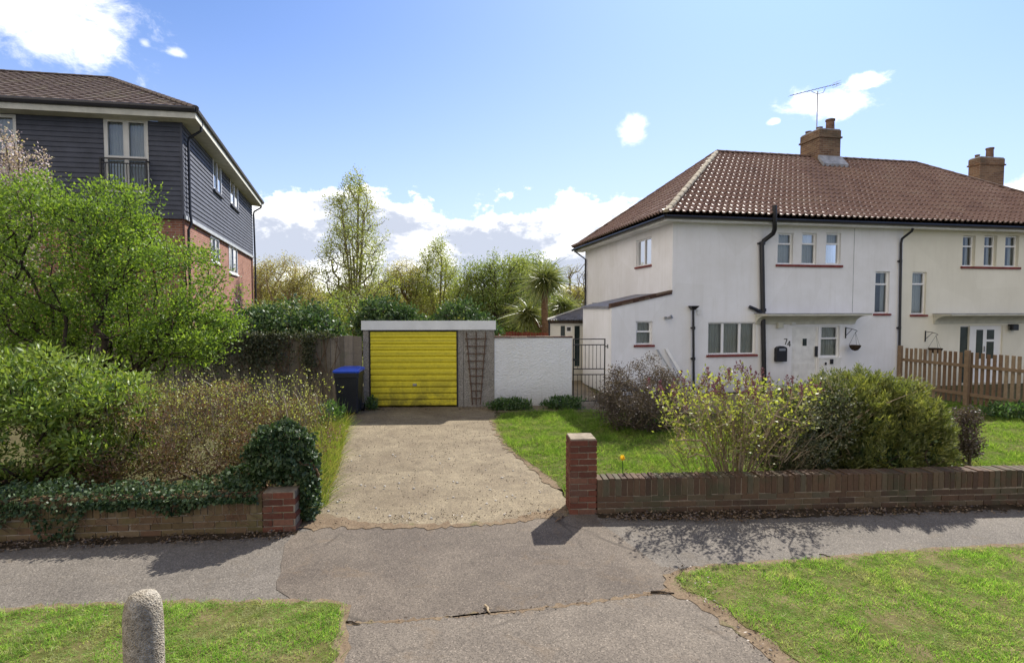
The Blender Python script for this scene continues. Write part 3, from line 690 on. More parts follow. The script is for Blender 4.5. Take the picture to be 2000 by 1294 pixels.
MB().box(gw-0.10, gw-0.02, 0.085, 5.2, 0, zf0-0.22).build('panel', M['pebbledash'], g)
MB().box(0.085, gw-0.11, 5.12, 5.2, 0, zf0-0.22).build('panel', M['pebbledash'], g)
SLP = 0.27
def slopebox(mb, x0, x1, y0, y1, za, zb_):
    k0, k1 = SLP*y0/5.25, SLP*y1/5.25
    return mb.hexa([(x0,y0,za-k0),(x1,y0,za-k0),(x1,y1,za-k1),(x0,y1,za-k1),(x0,y0,zb_-k0),(x1,y0,zb_-k0),(x1,y1,zb_-k1),(x0,y1,zb_-k1)])
mb = MB().box(-0.03, gw+0.02, -0.05, -0.025, zf0-0.01, zf1); slopebox(mb, -0.03, -0.008, -0.022, 5.25, zf0+0.05, zf1-0.004); slopebox(mb, gw-0.002, gw+0.02, -0.022, 5.25, zf0+0.05, zf1-0.004); mb.build('fascia', M['fascia_grey'], g)
slopebox(MB(), -0.005, gw-0.005, -0.02, 5.24, zf0+0.06, zf1-0.03).build('roof', M['corrugated'], g)
fm = MB().box(d0-0.018, d0+0.018, -0.012, 0.07, 0, zf0-0.005).box(d1-0.018, d1+0.018, -0.012, 0.07, 0, zf0-0.005).box(d0+0.02, d1-0.02, -0.012, 0.07, zf0-0.05, zf0-0.005).build('door_frame', M['black_iron'], g)
dm = MB(); zb, zt_ = 0.03, zf0-0.055; nb = 12; ph = (zt_-zb)/nb
for i in range(nb):
    a, c = zb + i*ph, zb + (i+1)*ph; x0, x1 = d0+0.02, d1-0.02
    prof = [(0.035, a), (0.012, a+0.012), (0.0, a+0.03), (0.004, c-0.025), (0.012, c-0.008), (0.03, c)]
    n0 = len(dm.V); 
    dm.add([(x0, y, z) for y, z in prof] + [(x1, y, z) for y, z in prof], [(j, j+6, j+7, j+1) for j in range(5)])
dm.box(d0+0.02, d1-0.02, 0.037, 0.05, zb, zt_)
dr = dm.build('garage_door', M['yellow_door'], g)
hx, hz = gp(810, 751)
MB().bbox(hx-0.05, hx+0.05, -0.008, 0.006, hz-0.03, hz+0.03, 0.008).box(hx-0.04, hx+0.045, -0.045, -0.02, hz-0.008, hz+0.008).box(hx-0.012, hx+0.012, -0.021, -0.007, hz-0.012, hz+0.012).build('handle', M['grey_metal'], dr)
# trellis fixed on the right panel
tr = empty('fan_trellis', (GO[0], GO[1], 0), ga, 'brown wooden fan trellis on the pebbledash panel beside the yellow door', 'trellis')
tx = [gp(u, 650)[0] for u in (911, 930, 949)]; bx_ = [gp(u, 785)[0] for u in (923, 930, 938)]
zt2 = gp(930, 648)[1]; zb2 = 0.06
for a, c in zip(tx, bx_):
    MB().prism([(c-0.012, -0.03, zb2), (c+0.012, -0.03, zb2), (a+0.012, -0.03, zt2), (a-0.012, -0.03, zt2)], (0, 0.012, 0)).build('upright', M['wood_trellis'], tr)
for k in range(9):
    v = 661 + k*14.5; z = gp(930, v)[1]; f = (zt2 - z)/(zt2 - zb2); e = 0.04*(1-f)+0.015
    x0 = tx[0] + (bx_[0]-tx[0])*f - e; x1 = tx[2] + (bx_[2]-tx[2])*f + e
    MB().box(x0, x1, -0.044, -0.032, z-0.012, z+0.012).build('crossbar', M['wood_trellis'], tr)

# ------------------------------------------------------------------ white rendered wall, gate
WA = GO[0] + (gw-0.018)*math.cos(ga), GO[1] + gw*math.sin(ga) + 0.015
def wp(u, v): return PL(u, v, WA, ga)
ww = wp(1117, 700)[0]; wz = wp(1040, 657)[1]
w = empty('rendered_wall', (WA[0], WA[1], 0), ga, 'rough white rendered garden wall with brown coping between garage and iron gate', 'wall')
mb = MB(); NX, NZ = 70, 70; r_ = np.random.default_rng(5)
for j in range(NZ+1):
    for i in range(NX+1):
        x = ww*i/NX; z = (wz-0.03)*j/NZ
        mb.V.append((x, 0.012*math.sin(x*2.1+z)+r_.normal(0, 0.003), z))
mb.F = [(j*(NX+1)+i, j*(NX+1)+i+1, (j+1)*(NX+1)+i+1, (j+1)*(NX+1)+i) for j in range(NZ) for i in range(NX)]
mb.box(0.002, ww-0.002, 0.03, 0.14, 0, wz-0.031)
mb.hexa([(0,0.0,0),(0.0,0.03,0),(0.0,0.03,wz-0.03),(0,0.0,wz-0.03),(0.003,0.0,0),(0.003,0.03,0),(0.003,0.03,wz-0.03),(0.003,0.0,wz-0.03)])
mb.hexa([(ww-0.003,0.0,0),(ww-0.003,0.03,0),(ww-0.003,0.03,wz-0.03),(ww-0.003,0.0,wz-0.03),(ww,0.0,0),(ww,0.03,0),(ww,0.03,wz-0.03),(ww,0.0,wz-0.03)])
mb.build('wall_face', M['white_rough_render'], w)
mb = MB(); x = 0
while x < ww:
    L = random.uniform(0.2, 0.24); mb.box(x, min(x+L-0.008, ww+0.015), -0.025 + random.uniform(-0.004, 0.004), 0.16, wz-0.028, wz+0.004+random.uniform(-0.003, 0.005)); x += L
mb.build('coping', M['coping_tile'], w)
GA = (WA[0] + (ww+0.03)*math.cos(ga), WA[1] + (ww+0.03)*math.sin(ga) + 0.06)
def gq(u, v): return PL(u, v, GA, ga)
gt = empty('iron_gate', (GA[0], GA[1], 0), ga, 'tall black iron bar gate between the white rendered wall and the house', 'gate')
x1 = gq(1182, 700)[0]; zt = gq(1150, 661)[1]
fr_ = MB()
for xx in (0.012, x1-0.012): fr_.box(xx-0.014, xx+0.014, -0.014, 0.014, 0.05, zt)
for zz in (zt-0.012, gq(1150, 673)[1], gq(1150, 720)[1], gq(1150, 731)[1], 0.12): fr_.box(0.027, x1-0.027, -0.012, 0.012, zz-0.012, zz+0.012)
fr_.build('frame', M['black_iron'], gt)
for k in range(7):
    xx = 0.027 + (x1-0.054)*(k+1)/8
    MB().box(xx-0.006, xx+0.006, -0.006, 0.006, 0.133, gq(1150, 731)[1]-0.013).box(xx-0.006, xx+0.006, -0.006, 0.006, gq(1150, 720)[1]+0.013, gq(1150, 673)[1]-0.013).build('bar', M['black_iron'], gt)
zl = gq(1122, 702)[1]
MB().box(0.03, 0.17, -0.02, -0.008, zl-0.008, zl+0.008).box(-0.01, 0.06, -0.025, -0.02, zl-0.03, zl+0.03).build('latch', M['black_iron'], gt)
zl = gq(1187, 676)[1]
MB().box(x1+0.005, x1+0.07, -0.015, 0.0, zl-0.012, zl+0.012).box(x1+0.05, x1+0.07, -0.025, 0.01, zl-0.05, zl+0.05).build('hinge', M['black_iron'], gt)

# ------------------------------------------------------------------ wheelie bin
bp = G(683, 806); bn = empty('wheelie_bin', (bp[0], bp[1], 0.01), R(4), 'black wheelie bin with a bright blue lid beside the garage', 'bin')
W2, D2, H2 = 0.29, 0.34, 1.0
def rr(x0, x1, y0, y1, z, c=0.03): return [(x0+c,y0,z),(x1-c,y0,z),(x1,y0+c,z),(x1,y1-c,z),(x1-c,y1,z),(x0+c,y1,z),(x0,y1-c,z),(x0,y0+c,z)]
MB().loft([rr(-.23,.23,-.20,.26,0.03), rr(-.235,.235,-.22,.28,.15), rr(-.27,.27,-.31,.33,.86), rr(-.285,.285,-.325,.345,.87), rr(-.285,.285,-.325,.345,.95), rr(-.28,.28,-.32,.34,.98)]).build('body', M['navy_plastic'], bn)
MB().loft([rr(-.30,.30,-.35,.36,.985), rr(-.305,.305,-.355,.365,1.02), rr(-.28,.28,-.32,.36,1.05), rr(-.18,.18,-.2,.3,1.075)]).build('lid', M['blue_lid'], bn)
MB().tube([(-.24,.39,.93),(.24,.39,.93)], .016).box(-.25,-.22,.33,.40,.91,.95).box(.22,.25,.33,.40,.91,.95).build('handle', M['navy_plastic'], bn)
for s in (-1, 1): MB().tube([(s*.23,.27,.09),(s*.29,.27,.09)], .10, 16).build('wheel', M['black_plastic'], bn)

# ------------------------------------------------------------------ close-boarded fence, left
fo = (-3.74, 13.12); fa = R(1.5)
fc = empty('board_fence', (fo[0], fo[1], 0), fa, 'tall weathered grey close-boarded fence with ivy on it left of the garage', 'fence')
r_ = np.random.default_rng(8); mb = MB(); x = 0.03
while x > -8.6:
    wd = r_.uniform(0.10, 0.125); h = 1.80 + r_.normal(0, 0.012) + 0.03*math.sin(x*1.7); t = r_.normal(0, 0.006)
    y = r_.normal(0, 0.006)
    mb.hexa([(x-wd,y,0.03),(x+0.012-0.006,y-0.006,0.03),(x+0.006,y+0.012,0.03),(x-wd,y+0.016,0.03),(x-wd+t,y,h),(x+0.006+t,y-0.006,h),(x+0.006+t,y+0.012,h),(x-wd+t,y+0.016,h)]); x -= wd
mb.build('boards', M['fence_board'], fc)
for z in (0.35, 0.95, 1.5): MB().box(-8.6, -0.03, 0.035, 0.09, z-0.04, z+0.04).build('rail', M['fence_board'], fc)
for k in range(5): MB().box(-0.12-2*k-0.05, -0.12-2*k+0.05, 0.1, 0.2, 0, 1.75).build('post', M['fence_board'], fc)

# ------------------------------------------------------------------ picket fence, right
pa = G(1760, 771); pb = G(2000, 810); ang = math.atan2(pb[1]-pa[1], pb[0]-pa[0]); PLn = math.hypot(pb[0]-pa[0], pb[1]-pa[1])
pf = empty('picket_fence', (pa[0], pa[1], 0), ang, 'waist-high brown wooden picket fence running forward from the cream house', 'fence')
r_ = np.random.default_rng(9); x = 0.08; tot = PLn + 4.0; mb = MB()
while x < tot:
    h = 1.36 + r_.normal(0, 0.008); t = r_.normal(0, 0.004)
    mb.hexa([(x,0,0.06),(x+0.075,0,0.06),(x+0.075,0.018,0.06),(x,0.018,0.06),(x+t,0,h),(x+0.075+t,0,h),(x+0.075+t,0.018,h),(x+t,0.018,h)])
    x += 0.128
mb.build('picket_panel', M['picket_wood'], pf)
for z in (0.30, 1.02): MB().box(0, tot, -0.045, -0.004, z-0.04, z+0.04).build('rail', M['picket_wood'], pf)
for k in range(4): MB().bbox(k*1.75-0.05+0.01, k*1.75+0.06, -0.15, -0.047, 0, 1.42, 0.01).build('post', M['picket_wood'], pf)
# ------------------------------------------------------------------ building toolkit
def holed_wall(mb, s0, s1, z0, z1, holes, reveal=0.13):
    # holes: (a, b, c, d) in wall coordinates (s, z); wall at depth 0, reveals going in
    S = sorted(set([s0, s1] + [min(max(h[0], s0), s1) for h in holes] + [min(max(h[1], s0), s1) for h in holes]))
    Z = sorted(set([z0, z1] + [h[2] for h in holes if z0 < h[2] < z1] + [h[3] for h in holes if z0 < h[3] < z1]))
    for i in range(len(S)-1):
        for j in range(len(Z)-1):
            cs, cz = (S[i]+S[i+1])/2, (Z[j]+Z[j+1])/2
            if any(h[0] < cs < h[1] and h[2] < cz < h[3] for h in holes): continue
            mb.add([(S[i],0,Z[j]),(S[i+1],0,Z[j]),(S[i+1],0,Z[j+1]),(S[i],0,Z[j+1])], [(0,1,2,3)])
    for a, b, c, d in holes:
        r = reveal
        mb.add([(a,0,c),(b,0,c),(b,0,d),(a,0,d),(a,r,c),(b,r,c),(b,r,d),(a,r,d)], [(0,4,5,1),(1,5,6,2),(2,6,7,3),(3,7,4,0)])
def window(par, T, a, b, c, d, verts=(), trans=None, set_in=0.07, fm='white_plastic', sill=None, curtain='full', fw=0.045, wide_v=0.05, thick=0.06, back='interior_dark', lights=None):
    # a..b across, c..d up; verts: mullion positions (fractions); trans: transom height fraction or list per light
    y0, y1 = set_in, set_in + thick
    mb = MB(T); mb.box(a, a+fw, y0, y1, c, d).box(b-fw, b, y0, y1, c, d).box(a+fw+.0005, b-fw-.0005, y0, y1, c, c+fw).box(a+fw+.0005, b-fw-.0005, y0, y1, d-fw, d)
    xs = [a+fw] + [a+(b-a)*f for f in verts] + [b-fw]
    for f in verts: x = a+(b-a)*f; mb.box(x-wide_v/2, x+wide_v/2, y0-0.004, y1, c+fw+.0005, d-fw-.0005)
    tr_ = trans if isinstance(trans, (list, tuple)) else [trans]*(len(xs)-1)
    panes = []
    for i in range(len(xs)-1):
        p = xs[i] + (wide_v/2+0.0005 if i else 0.0005); q = xs[i+1] - (wide_v/2+0.0005 if i < len(xs)-2 else 0.0005)
        if tr_[i] is not None:
            z = c+(d-c)*tr_[i]; mb.box(p, q, y0-0.006, y1, z-wide_v/2, z+wide_v/2)
            # opening light is a frame in the frame
            mb.box(p, p+0.02, y0-0.008, y1-0.01, z+wide_v/2+.0005, d-fw-.0005).box(q-0.02, q, y0-0.008, y1-0.01, z+wide_v/2+.0005, d-fw-.0005)
            panes += [(p, q, c+fw, z-wide_v/2), (p+0.02, q-0.02, z+wide_v/2, d-fw)]
        else: panes.append((p, q, c+fw, d-fw))
    w = mb.build('window', M[fm], par)
    for p, q, e, f in panes:
        yy = (y0+y1)/2
        MB(T).add([(p-.001,yy,e-.001),(q+.001,yy,e-.001),(q+.001,yy,f+.001),(p-.001,yy,f+.001)], [(0,1,2,3)]).build('pane', M['glass'], w)
    if curtain:
        mb = MB(T); n = max(8, int((b-a)/0.012)); lo = c+fw*0.5 if curtain == 'full' else c + (d-c)*0.02
        segs = [(a+.005, b-.005)] if curtain == 'full' else [(a+.005, a+(b-a)*0.3), (a+(b-a)*0.7, b-.005)]
        for s_, e_ in segs:
            m_ = max(6, int((e_-s_)/0.012)); V = []
            for i in range(m_+1):
                x = s_ + (e_-s_)*i/m_; y = y1 + 0.05 + 0.014*math.sin(i*0.9) + 0.006*math.sin(i*0.37+1)
                V += [(x, y, lo), (x, y, d-0.01)]
            mb.add(V, [(2*i, 2*i+2, 2*i+3, 2*i+1) for i in range(m_)])
        mb.build('curtain', M['curtain'], w)
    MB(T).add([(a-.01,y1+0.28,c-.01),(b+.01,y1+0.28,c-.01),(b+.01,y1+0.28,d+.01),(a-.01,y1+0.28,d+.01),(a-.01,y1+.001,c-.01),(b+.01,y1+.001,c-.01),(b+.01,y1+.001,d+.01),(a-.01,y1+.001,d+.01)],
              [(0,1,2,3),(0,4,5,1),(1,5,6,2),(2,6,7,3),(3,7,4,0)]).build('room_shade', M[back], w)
    if sill:
        e, h, out, m_ = sill
        MB(T).hexa([(a-e,-out,c-h),(b+e,-out,c-h),(b+e,0.068,c-h),(a-e,0.068,c-h),(a-e,-out,c-0.006),(b+e,-out,c-0.006),(b+e,0.068,c+0.004),(a-e,0.068,c+0.004)]).build('sill', M[m_], w)
    return w
def tiled(mb, e0, e1, r0, r1, rows, period=0.19, amp=0.028, lip=0.045, spp=6, bell=0.0, flat=False):
    e0, e1, r0, r1 = map(Vector, (e0, e1, r0, r1))
    ex = (e1-e0); L = ex.length; ex.normalize()
    up = (r0 - e0) - ex*((r0-e0).dot(ex)); H = up.length; up.normalize(); nr = ex.cross(up)
    if nr.z < 0: nr = -nr
    a0, a1 = 0.0, (r0-e0).dot(ex); b0, b1 = L, (r1-e0).dot(ex)
    ns = int(L/period*spp) + 1
    lines = []
    for i in range(rows):
        t0, t1 = i/rows, (i+1)/rows
        off = (period*0.5 if (flat and i % 2) else 0)
        for t, lift in ((t0, 0.0), (t0, lip), (t1, 0.004)):
            smin = a0+(a1-a0)*t; smax = b0+(b1-b0)*t; row = []
            for k in range(ns+1):
                s_ = min(max(L*k/ns, smin), smax)
                ph = 2*PI*(s_+off)/period
                if flat:
                    w_ = -0.012 if (k % spp) == 0 else 0.0
                else:
                    w_ = amp*2.0*max(0.0, math.cos(ph))**1.6 - amp*0.35*max(0.0, -math.cos(ph))
                jt = 0.004*math.sin(i*12.9898 + int(s_/period)*78.233)
                bl = bell*max(0, 1-t/0.22)**2
                row.append(tuple(e0 + ex*s_ + up*(H*t) + nr*(lift + w_ + jt + bl)))
            lines.append(row)
    m = ns+1; base = len(mb.V)
    for r in lines: mb.V += r
    for j in range(len(lines)-1):
        for k in range(ns):
            mb.F.append((base+j*m+k, base+j*m+k+1, base+(j+1)*m+k+1, base+(j+1)*m+k))
def capline(mb, a, b, n, r=0.11, n_side=8):
    a, b = Vector(a), Vector(b); d = (b-a)/n; dn = d.normalized(); side = dn.cross(Vector((0,0,1))).normalized(); up = side.cross(dn)
    if up.z < 0: up = -up
    for i in range(n):
        p = a + d*i; q = a + d*(i+1.04)
        rings = []
        for c_, rr_ in ((p, r), (q, r*0.9)):
            rings.append([tuple(c_ + side*(rr_*math.cos(PI*k/(n_side-1))) + up*(rr_*0.85*math.sin(PI*k/(n_side-1)) - 0.02)) for k in range(n_side)])
        mb.loft(rings)

# ------------------------------------------------------------------ the semi-detached pair
HA = math.atan2(187, 1040); HO = (4.59, 15.3)
cor = PL(1312, 600, HO, HA)
house = empty('semi_detached_house', (HO[0], HO[1], 0), HA, 'white and cream rendered semi-detached house pair with a hipped brown pantile roof and number 74', 'house')
TF = lambda s, d, z: (s, d, z)                       # front wall: s along, d inward
TS = lambda s, d, z: (d, s, z)                       # left side wall
def hf(u, v, off=0.0): return PL(u, v, HO, HA, off)
def rect(u0, v0, u1, v1, off=0.0):
    um = (u0+u1)/2; vm = (v0+v1)/2
    return (hf(u0, vm, off)[0], hf(u1, vm, off)[0], hf(um, v1, off)[1], hf(um, v0, off)[1])
ZE = 4.93                                            # top of walls
XP = hf(1760, 600)[0]; XE = 16.4; DEP = 8.0
win_ground = rect(1383, 629, 1476, 692)
win_ext = rect(1242, 627, 1274, 673)
trip_w = [rect(1519, 455, 1549, 516), rect(1566, 455, 1595, 516), rect(1613, 455, 1642, 516)]
narrow_w = rect(1709, 530, 1737, 612)
narrow_c = rect(1781, 531, 1809, 614)
trip_c = [rect(1880, 460, 1905, 520), rect(1922, 460, 1947, 520), rect(1963, 460, 1990, 521)]
door_r = rect(1545, 636, 1597, 784); side_l = rect(1603, 636, 1640, 697)
cdoor = rect(1892, 636, 1956, 790); cside = rect(1873, 636, 1892, 790)
zc = hf(1600, 614)[1]
door_r = (door_r[0], door_r[1], 0.06, door_r[3]); cdoor = (cdoor[0], cdoor[1], 0.06, cdoor[3]); cside = (cside[0], cside[1]-0.01, 0.06, cside[3])
xe0 = hf(1194, 650)[0]
# white front wall
mb = MB(TF); holed_wall(mb, 0, XP, 0, ZE, [win_ground, narrow_w, door_r, side_l] + trip_w)
# the pilaster joint
wf = mb.build('wall', M['white_render'], house); 
mb = MB(TF); holed_wall(mb, XP, XE, 0, ZE, [narrow_c, cdoor, cside] + trip_c)
o = mb.build('wall', M['cream_render'], house); tag(o, 'cream rendered half of the front wall')
def sidept(u, v): return PL(u, v, HO, HA + PI/2)     # hit on the side wall: (distance back, z)
sw = (sidept(1272, 490)[0], sidept(1243, 490)[0], sidept(1257, 519)[1], sidept(1257, 466)[1])
sw = (min(sw[0], sw[1]), max(sw[0], sw[1]), sw[2], sw[3])
mb = MB(TS); holed_wall(mb, 0, DEP, 0, ZE, [sw]); o = mb.build('wall', M['white_render'], house)
MB().box(0.01, XE-0.01, DEP-0.2, DEP, 0, ZE).box(XE-0.2, XE, 0.15, DEP-0.21, 0, ZE).build('rear_wall', M['cream_render'], house)
# lean-to room on the left, flush with the front
zl = hf(1194, 601)[1]; zr = hf(1311, 574)[1]
mb = MB(TF); a, b, c, d = win_ext
holed_wall(mb, xe0, -0.0005, 0, zl, [win_ext]); mb.add([(xe0,0,zl),(-0.0005,0,zl),(-0.0005,0,zr)], [(0,1,2)])
mb.add([(xe0,0,0),(xe0,2.6,0),(xe0,2.6,zl),(xe0,0,zl)], [(0,1,2,3)])
mb.build('side_room_wall', M['white_render'], house)
MB().prism([(xe0-0.05, 0.13, zl-0.02), (-0.001, 0.13, zr-0.02), (-0.001, 0.13, zr+0.05), (xe0-0.05, 0.13, zl+0.05)], (0, 2.5, 0)).build('side_room_roof', M['corrugated'], house)
cp = MB(); n = 11
for row in range(2):
    for i in range(n):
        f0, f1 = i/n, (i+0.94)/n
        A = lambda f, dz: (xe0-0.04 + (-xe0+0.035)*f, zl + (zr-zl)*f + dz)
        (xa, za), (xb, zb_) = A(f0, 0.0+row*0.062), A(f1, 0.0+row*0.062)
        cp.hexa([(xa,-0.035-row*0.02,za),(xb,-0.035-row*0.02,zb_),(xb,0.12,zb_),(xa,0.12,za),(xa,-0.035-row*0.02,za+0.055),(xb,-0.035-row*0.02,zb_+0.055),(xb,0.12,zb_+0.055),(xa,0.12,za+0.055)])
cp.build('side_room_coping', M['coping_tile'], house)

# roof
OV = 0.42; ZG = 5.05; ZR = 0.0
rp = hf(1400, 301, 4.0); rq = hf(1788, 319, 4.0)
RX0, RX1, ZR = rp[0], rq[0], (rp[1]+rq[1])/2 + 0.02
E = [(-OV, -OV, ZG), (XE+OV, -OV, ZG), (XE+OV, DEP+OV, ZG), (-OV, DEP+OV, ZG)]
RA, RB = (RX0, 4.0, ZR), (RX1, 4.0, ZR)
mb = MB(); tiled(mb, E[0], E[1], RA, RB, 17, bell=0.10, period=0.20, spp=8); o = mb.build('roof', M['pantile'], house, True, 35)
mb = MB(); tiled(mb, E[3], E[0], RA, RA, 15, bell=0.10, period=0.20, spp=8); mb.build('roof', M['pantile'], house, True, 35)
mb = MB(); tiled(mb, E[1], E[2], RB, RB, 12, spp=4); tiled(mb, E[2], E[3], RB, RA, 14, spp=4); mb.build('roof', M['pantile'], house, True, 35)
def up(p, k): return (p[0], p[1], p[2]+k)
mb = MB(); capline(mb, up(E[0], 0.09), up(RA, 0.03), 16, 0.10); o = mb.build('hip_tiles', M['ridge_tile'], house); tag(o, 'pale hip tiles')  # front-left hip has a paler tone than the other hips
mb = MB(); capline(mb, up(RA, 0.035), up(RB, 0.035), 24, 0.11); mb.build('ridge_tiles', M['dark_ridge'], house)
for e_, r_e, k_ in ((E[1], RB, 0.06), (E[2], RB, 0.06), (E[3], RA, 0.08)):
    mb = MB(); capline(mb, up(e_, k_), up(r_e, 0.03), 16, 0.11); mb.build('hip_tiles', M['dark_ridge'], house)
# eaves: soffit, fascia, gutter
mb = MB(); mb.box(-OV+0.06, XE+OV-0.06, -OV+0.06, -0.003, ZE-0.02, ZE+0.0).box(-OV+0.06, -0.003, 0.0, DEP+OV-0.06, ZE-0.02, ZE)
mb.box(-OV+0.03, XE+OV-0.03, -OV+0.03, -OV+0.057, ZE-0.03, ZG+0.0).box(-OV+0.03, -OV+0.057, -OV+0.06, DEP+OV-0.03, ZE-0.03, ZG)
mb.build('soffit', M['white_paint'], house)
MB().tube([(-OV-0.04, DEP+OV, ZG-0.05), (-OV-0.04, -OV-0.04, ZG-0.05)], 0.055, 8).build('gutter', M['black_plastic'], house)
MB().tube([(-OV-0.04, -OV-0.045, ZG-0.05), (XE+OV, -OV-0.045, ZG-0.05)], 0.055, 8).build('gutter', M['black_plastic'], house)

# chimney on the ridge
def stack(par, x0, x1, y0, y1, zb, zt, pots, tall):
    m = MB(); m.box(x0, x1, y0, y1, zb, zt-0.33); ch = m.build('chimney', M['chimney_brick'], par)
    MB().box(x0-0.045, x1+0.045, y0-0.045, y1+0.045, zt-0.329, zt-0.27).box(x0-0.008, x1+0.008, y0-0.008, y1+0.008, zt-0.269, zt-0.03).build('crown_course', M['chimney_brick'], ch)
    MB().bbox(x0+0.01, x1-0.01, y0+0.01, y1-0.01, zt-0.029, zt+0.02, 0.015).build('flaunching', M['lead'], ch)
    for k, (px, py, r, h) in enumerate(pots):
        MB().lathe([(r, 0), (r*0.92, h*0.85), (r*1.08, h*0.86), (r*1.08, h), (r*0.8, h)], (px, py, zt+0.015), 14).build('chimney_pot', M['terracotta'], ch, True, 40)
    return ch
cz = hf(1612, 251, 3.5)[1]
ch = stack(house, 7.57, 8.47, 3.50, 4.5, 7.2, cz, [(7.75, 4.3, 0.11, 0.12), (7.85, 3.85, 0.11, 0.14), (8.22, 3.75, 0.155, 0.42)], 0)
tz = ZR - 0.42
MB().hexa([(7.5,3.20,tz-0.10),(8.55,3.20,tz-0.10),(8.52,3.52,ZR-0.16),(7.53,3.52,ZR-0.16),(7.5,3.17,tz+0.00),(8.55,3.17,tz+0.00),(8.52,3.495,ZR-0.04),(7.53,3.495,ZR-0.04)]).build('flashing', M['lead'], ch)

# television aerial, its own thing, strapped to the stack
apos = Vector((8.0, 3.98, 0))
ae = empty('tv_aerial', (HO[0]+apos.x*math.cos(HA)-apos.y*math.sin(HA), HO[1]+apos.x*math.sin(HA)+apos.y*math.cos(HA), cz-0.02), 0, 'thin grey television aerial on a mast above the chimney of the white house', 'aerial')
Ya = ae.location.y
def al(u, v, dy=0): p = AT(u, v, Ya+dy); return (p.x-ae.location.x, dy, p.z-ae.location.z)
p0 = al(1597, 178); bx0 = p0[0]
MB().tube([(bx0, 0, 0), p0], 0.02, 6).build('mast', M['grey_metal'], ae)
q0, q1 = al(1543, 187, -0.5), al(1639, 163, 0.5)
MB().tube([q0, q1], 0.012, 6).tube([al(1585, 179, -0.1), al(1597, 184), al(1608, 181, 0.1), al(1612, 172, 0.25)], 0.011, 6).build('boom', M['grey_metal'], ae)
Q0, Q1 = Vector(q0), Vector(q1); dd = (Q1-Q0).normalized(); sd = dd.cross(Vector((0,0,1))).normalized()
mb = MB()
for k in range(13):
    p = Q0 + (Q1-Q0)*(0.02+0.9*k/12); mb.tube([p-sd*0.13, p+sd*0.13], 0.005, 4)
mb.build('elements', M['grey_metal'], ae)
mb = MB(); p = Q0+(Q1-Q0)*0.95
for s_ in (-0.08, 0.0, 0.08): mb.tube([p+Vector((0,0,s_))-sd*0.18, p+Vector((0,0,s_))+sd*0.18], 0.007, 4)
mb.tube([p+Vector((0,0,-0.1)), p+Vector((0,0,0.1))], 0.008, 4); mb.build('reflector', M['grey_metal'], ae)

# windows
RS = (0.05, 0.06, 0.05, 'red_sill')
window(house, TF, *win_ground, verts=(0.32, 0.68), sill=RS, wide_v=0.075)
window(house, TF, *win_ext, trans=0.56, sill=(0.06, 0.06, 0.05, 'red_sill'))
for k, r3 in enumerate(trip_w): window(house, TF, *r3, trans=0.66, curtain='full')
window(house, TF, *narrow_w, trans=0.70, sill=RS, curtain='part')
window(house, TF, *narrow_c, trans=0.72, sill=RS, curtain='full')
for r3 in trip_c: window(house, TF, *r3, trans=0.66, curtain='part', set_in=0.10)
for t3 in (trip_w, trip_c):
    a, b, c = t3[0][0]-0.06, t3[2][1]+0.06, t3[0][2]
    MB().box(a, b, -0.05, -0.002, c-0.07, c-0.006).build('sill', M['red_sill'], house)
TSi = TS
window(house, TSi, *sw, verts=(0.5,), sill=RS, curtain=None, set_in=0.05)
# front door of number 74 and its side light
a, b, c, d = door_r
dm = MB().box(a+0.035, b-0.035, 0.05, 0.095, c+0.005, d-0.04)
dm.box(a+0.12, b-0.12, 0.042, 0.049, c+0.15, c+0.75).box(a+0.12, b-0.12, 0.042, 0.049, c+0.87, c+1.20)
for k in range(1, 4): dm.box(a+0.12+(b-a-0.24)*k/4-0.005, a+0.12+(b-a-0.24)*k/4+0.005, 0.036, 0.0415, c+0.16, c+0.74)
dd_ = dm.build('front_door', M['white_paint'], house)
MB().box(a, a+0.034, 0.03, 0.12, c, d).box(b-0.034, b, 0.03, 0.12, c, d).box(a+0.035, b-0.035, 0.03, 0.12, d-0.039, d).build('door_frame', M['white_plastic'], house)
w_ = rect(1569, 661, 1577, 675); MB().box(w_[0]-0.02, w_[1]+0.02, 0.035, 0.049, w_[2]-0.02, w_[3]+0.02).build('door_light_frame', M['white_paint'], dd_)
MB().box(w_[0], w_[1], 0.030, 0.034, w_[2], w_[3]).build('door_light', M['green_glass'], dd_)
w_ = rect(1593, 676, 1597, 696); MB().bbox(w_[0]-0.01, w_[1]+0.01, -0.004, 0.028, w_[2], w_[3], 0.006).build('handle', M['black_iron'], dd_)
window(house, TF, *side_l, trans=0.60, curtain='full', fw=0.05)
MB().box(side_l[0]-0.06, side_l[1]+0.07, -0.03, -0.003, side_l[2]-0.05, side_l[2]-0.012).build('sill', M['white_paint'], house)
MB().box(side_l[0]-0.05, side_l[1]+0.04, -0.012, -0.003, 0.1, side_l[2]-0.055).build('door_panel', M['white_paint'], house)
for (u0, v0, u1, v1) in ((1610, 707, 1613, 712), (1620, 701, 1626, 710)):
    r4 = rect(u0, v0, u1, v1); MB().bbox(r4[0], r4[1], -0.045, -0.013, r4[2], r4[3], 0.006).build('door_bell', M['black_plastic'], house)
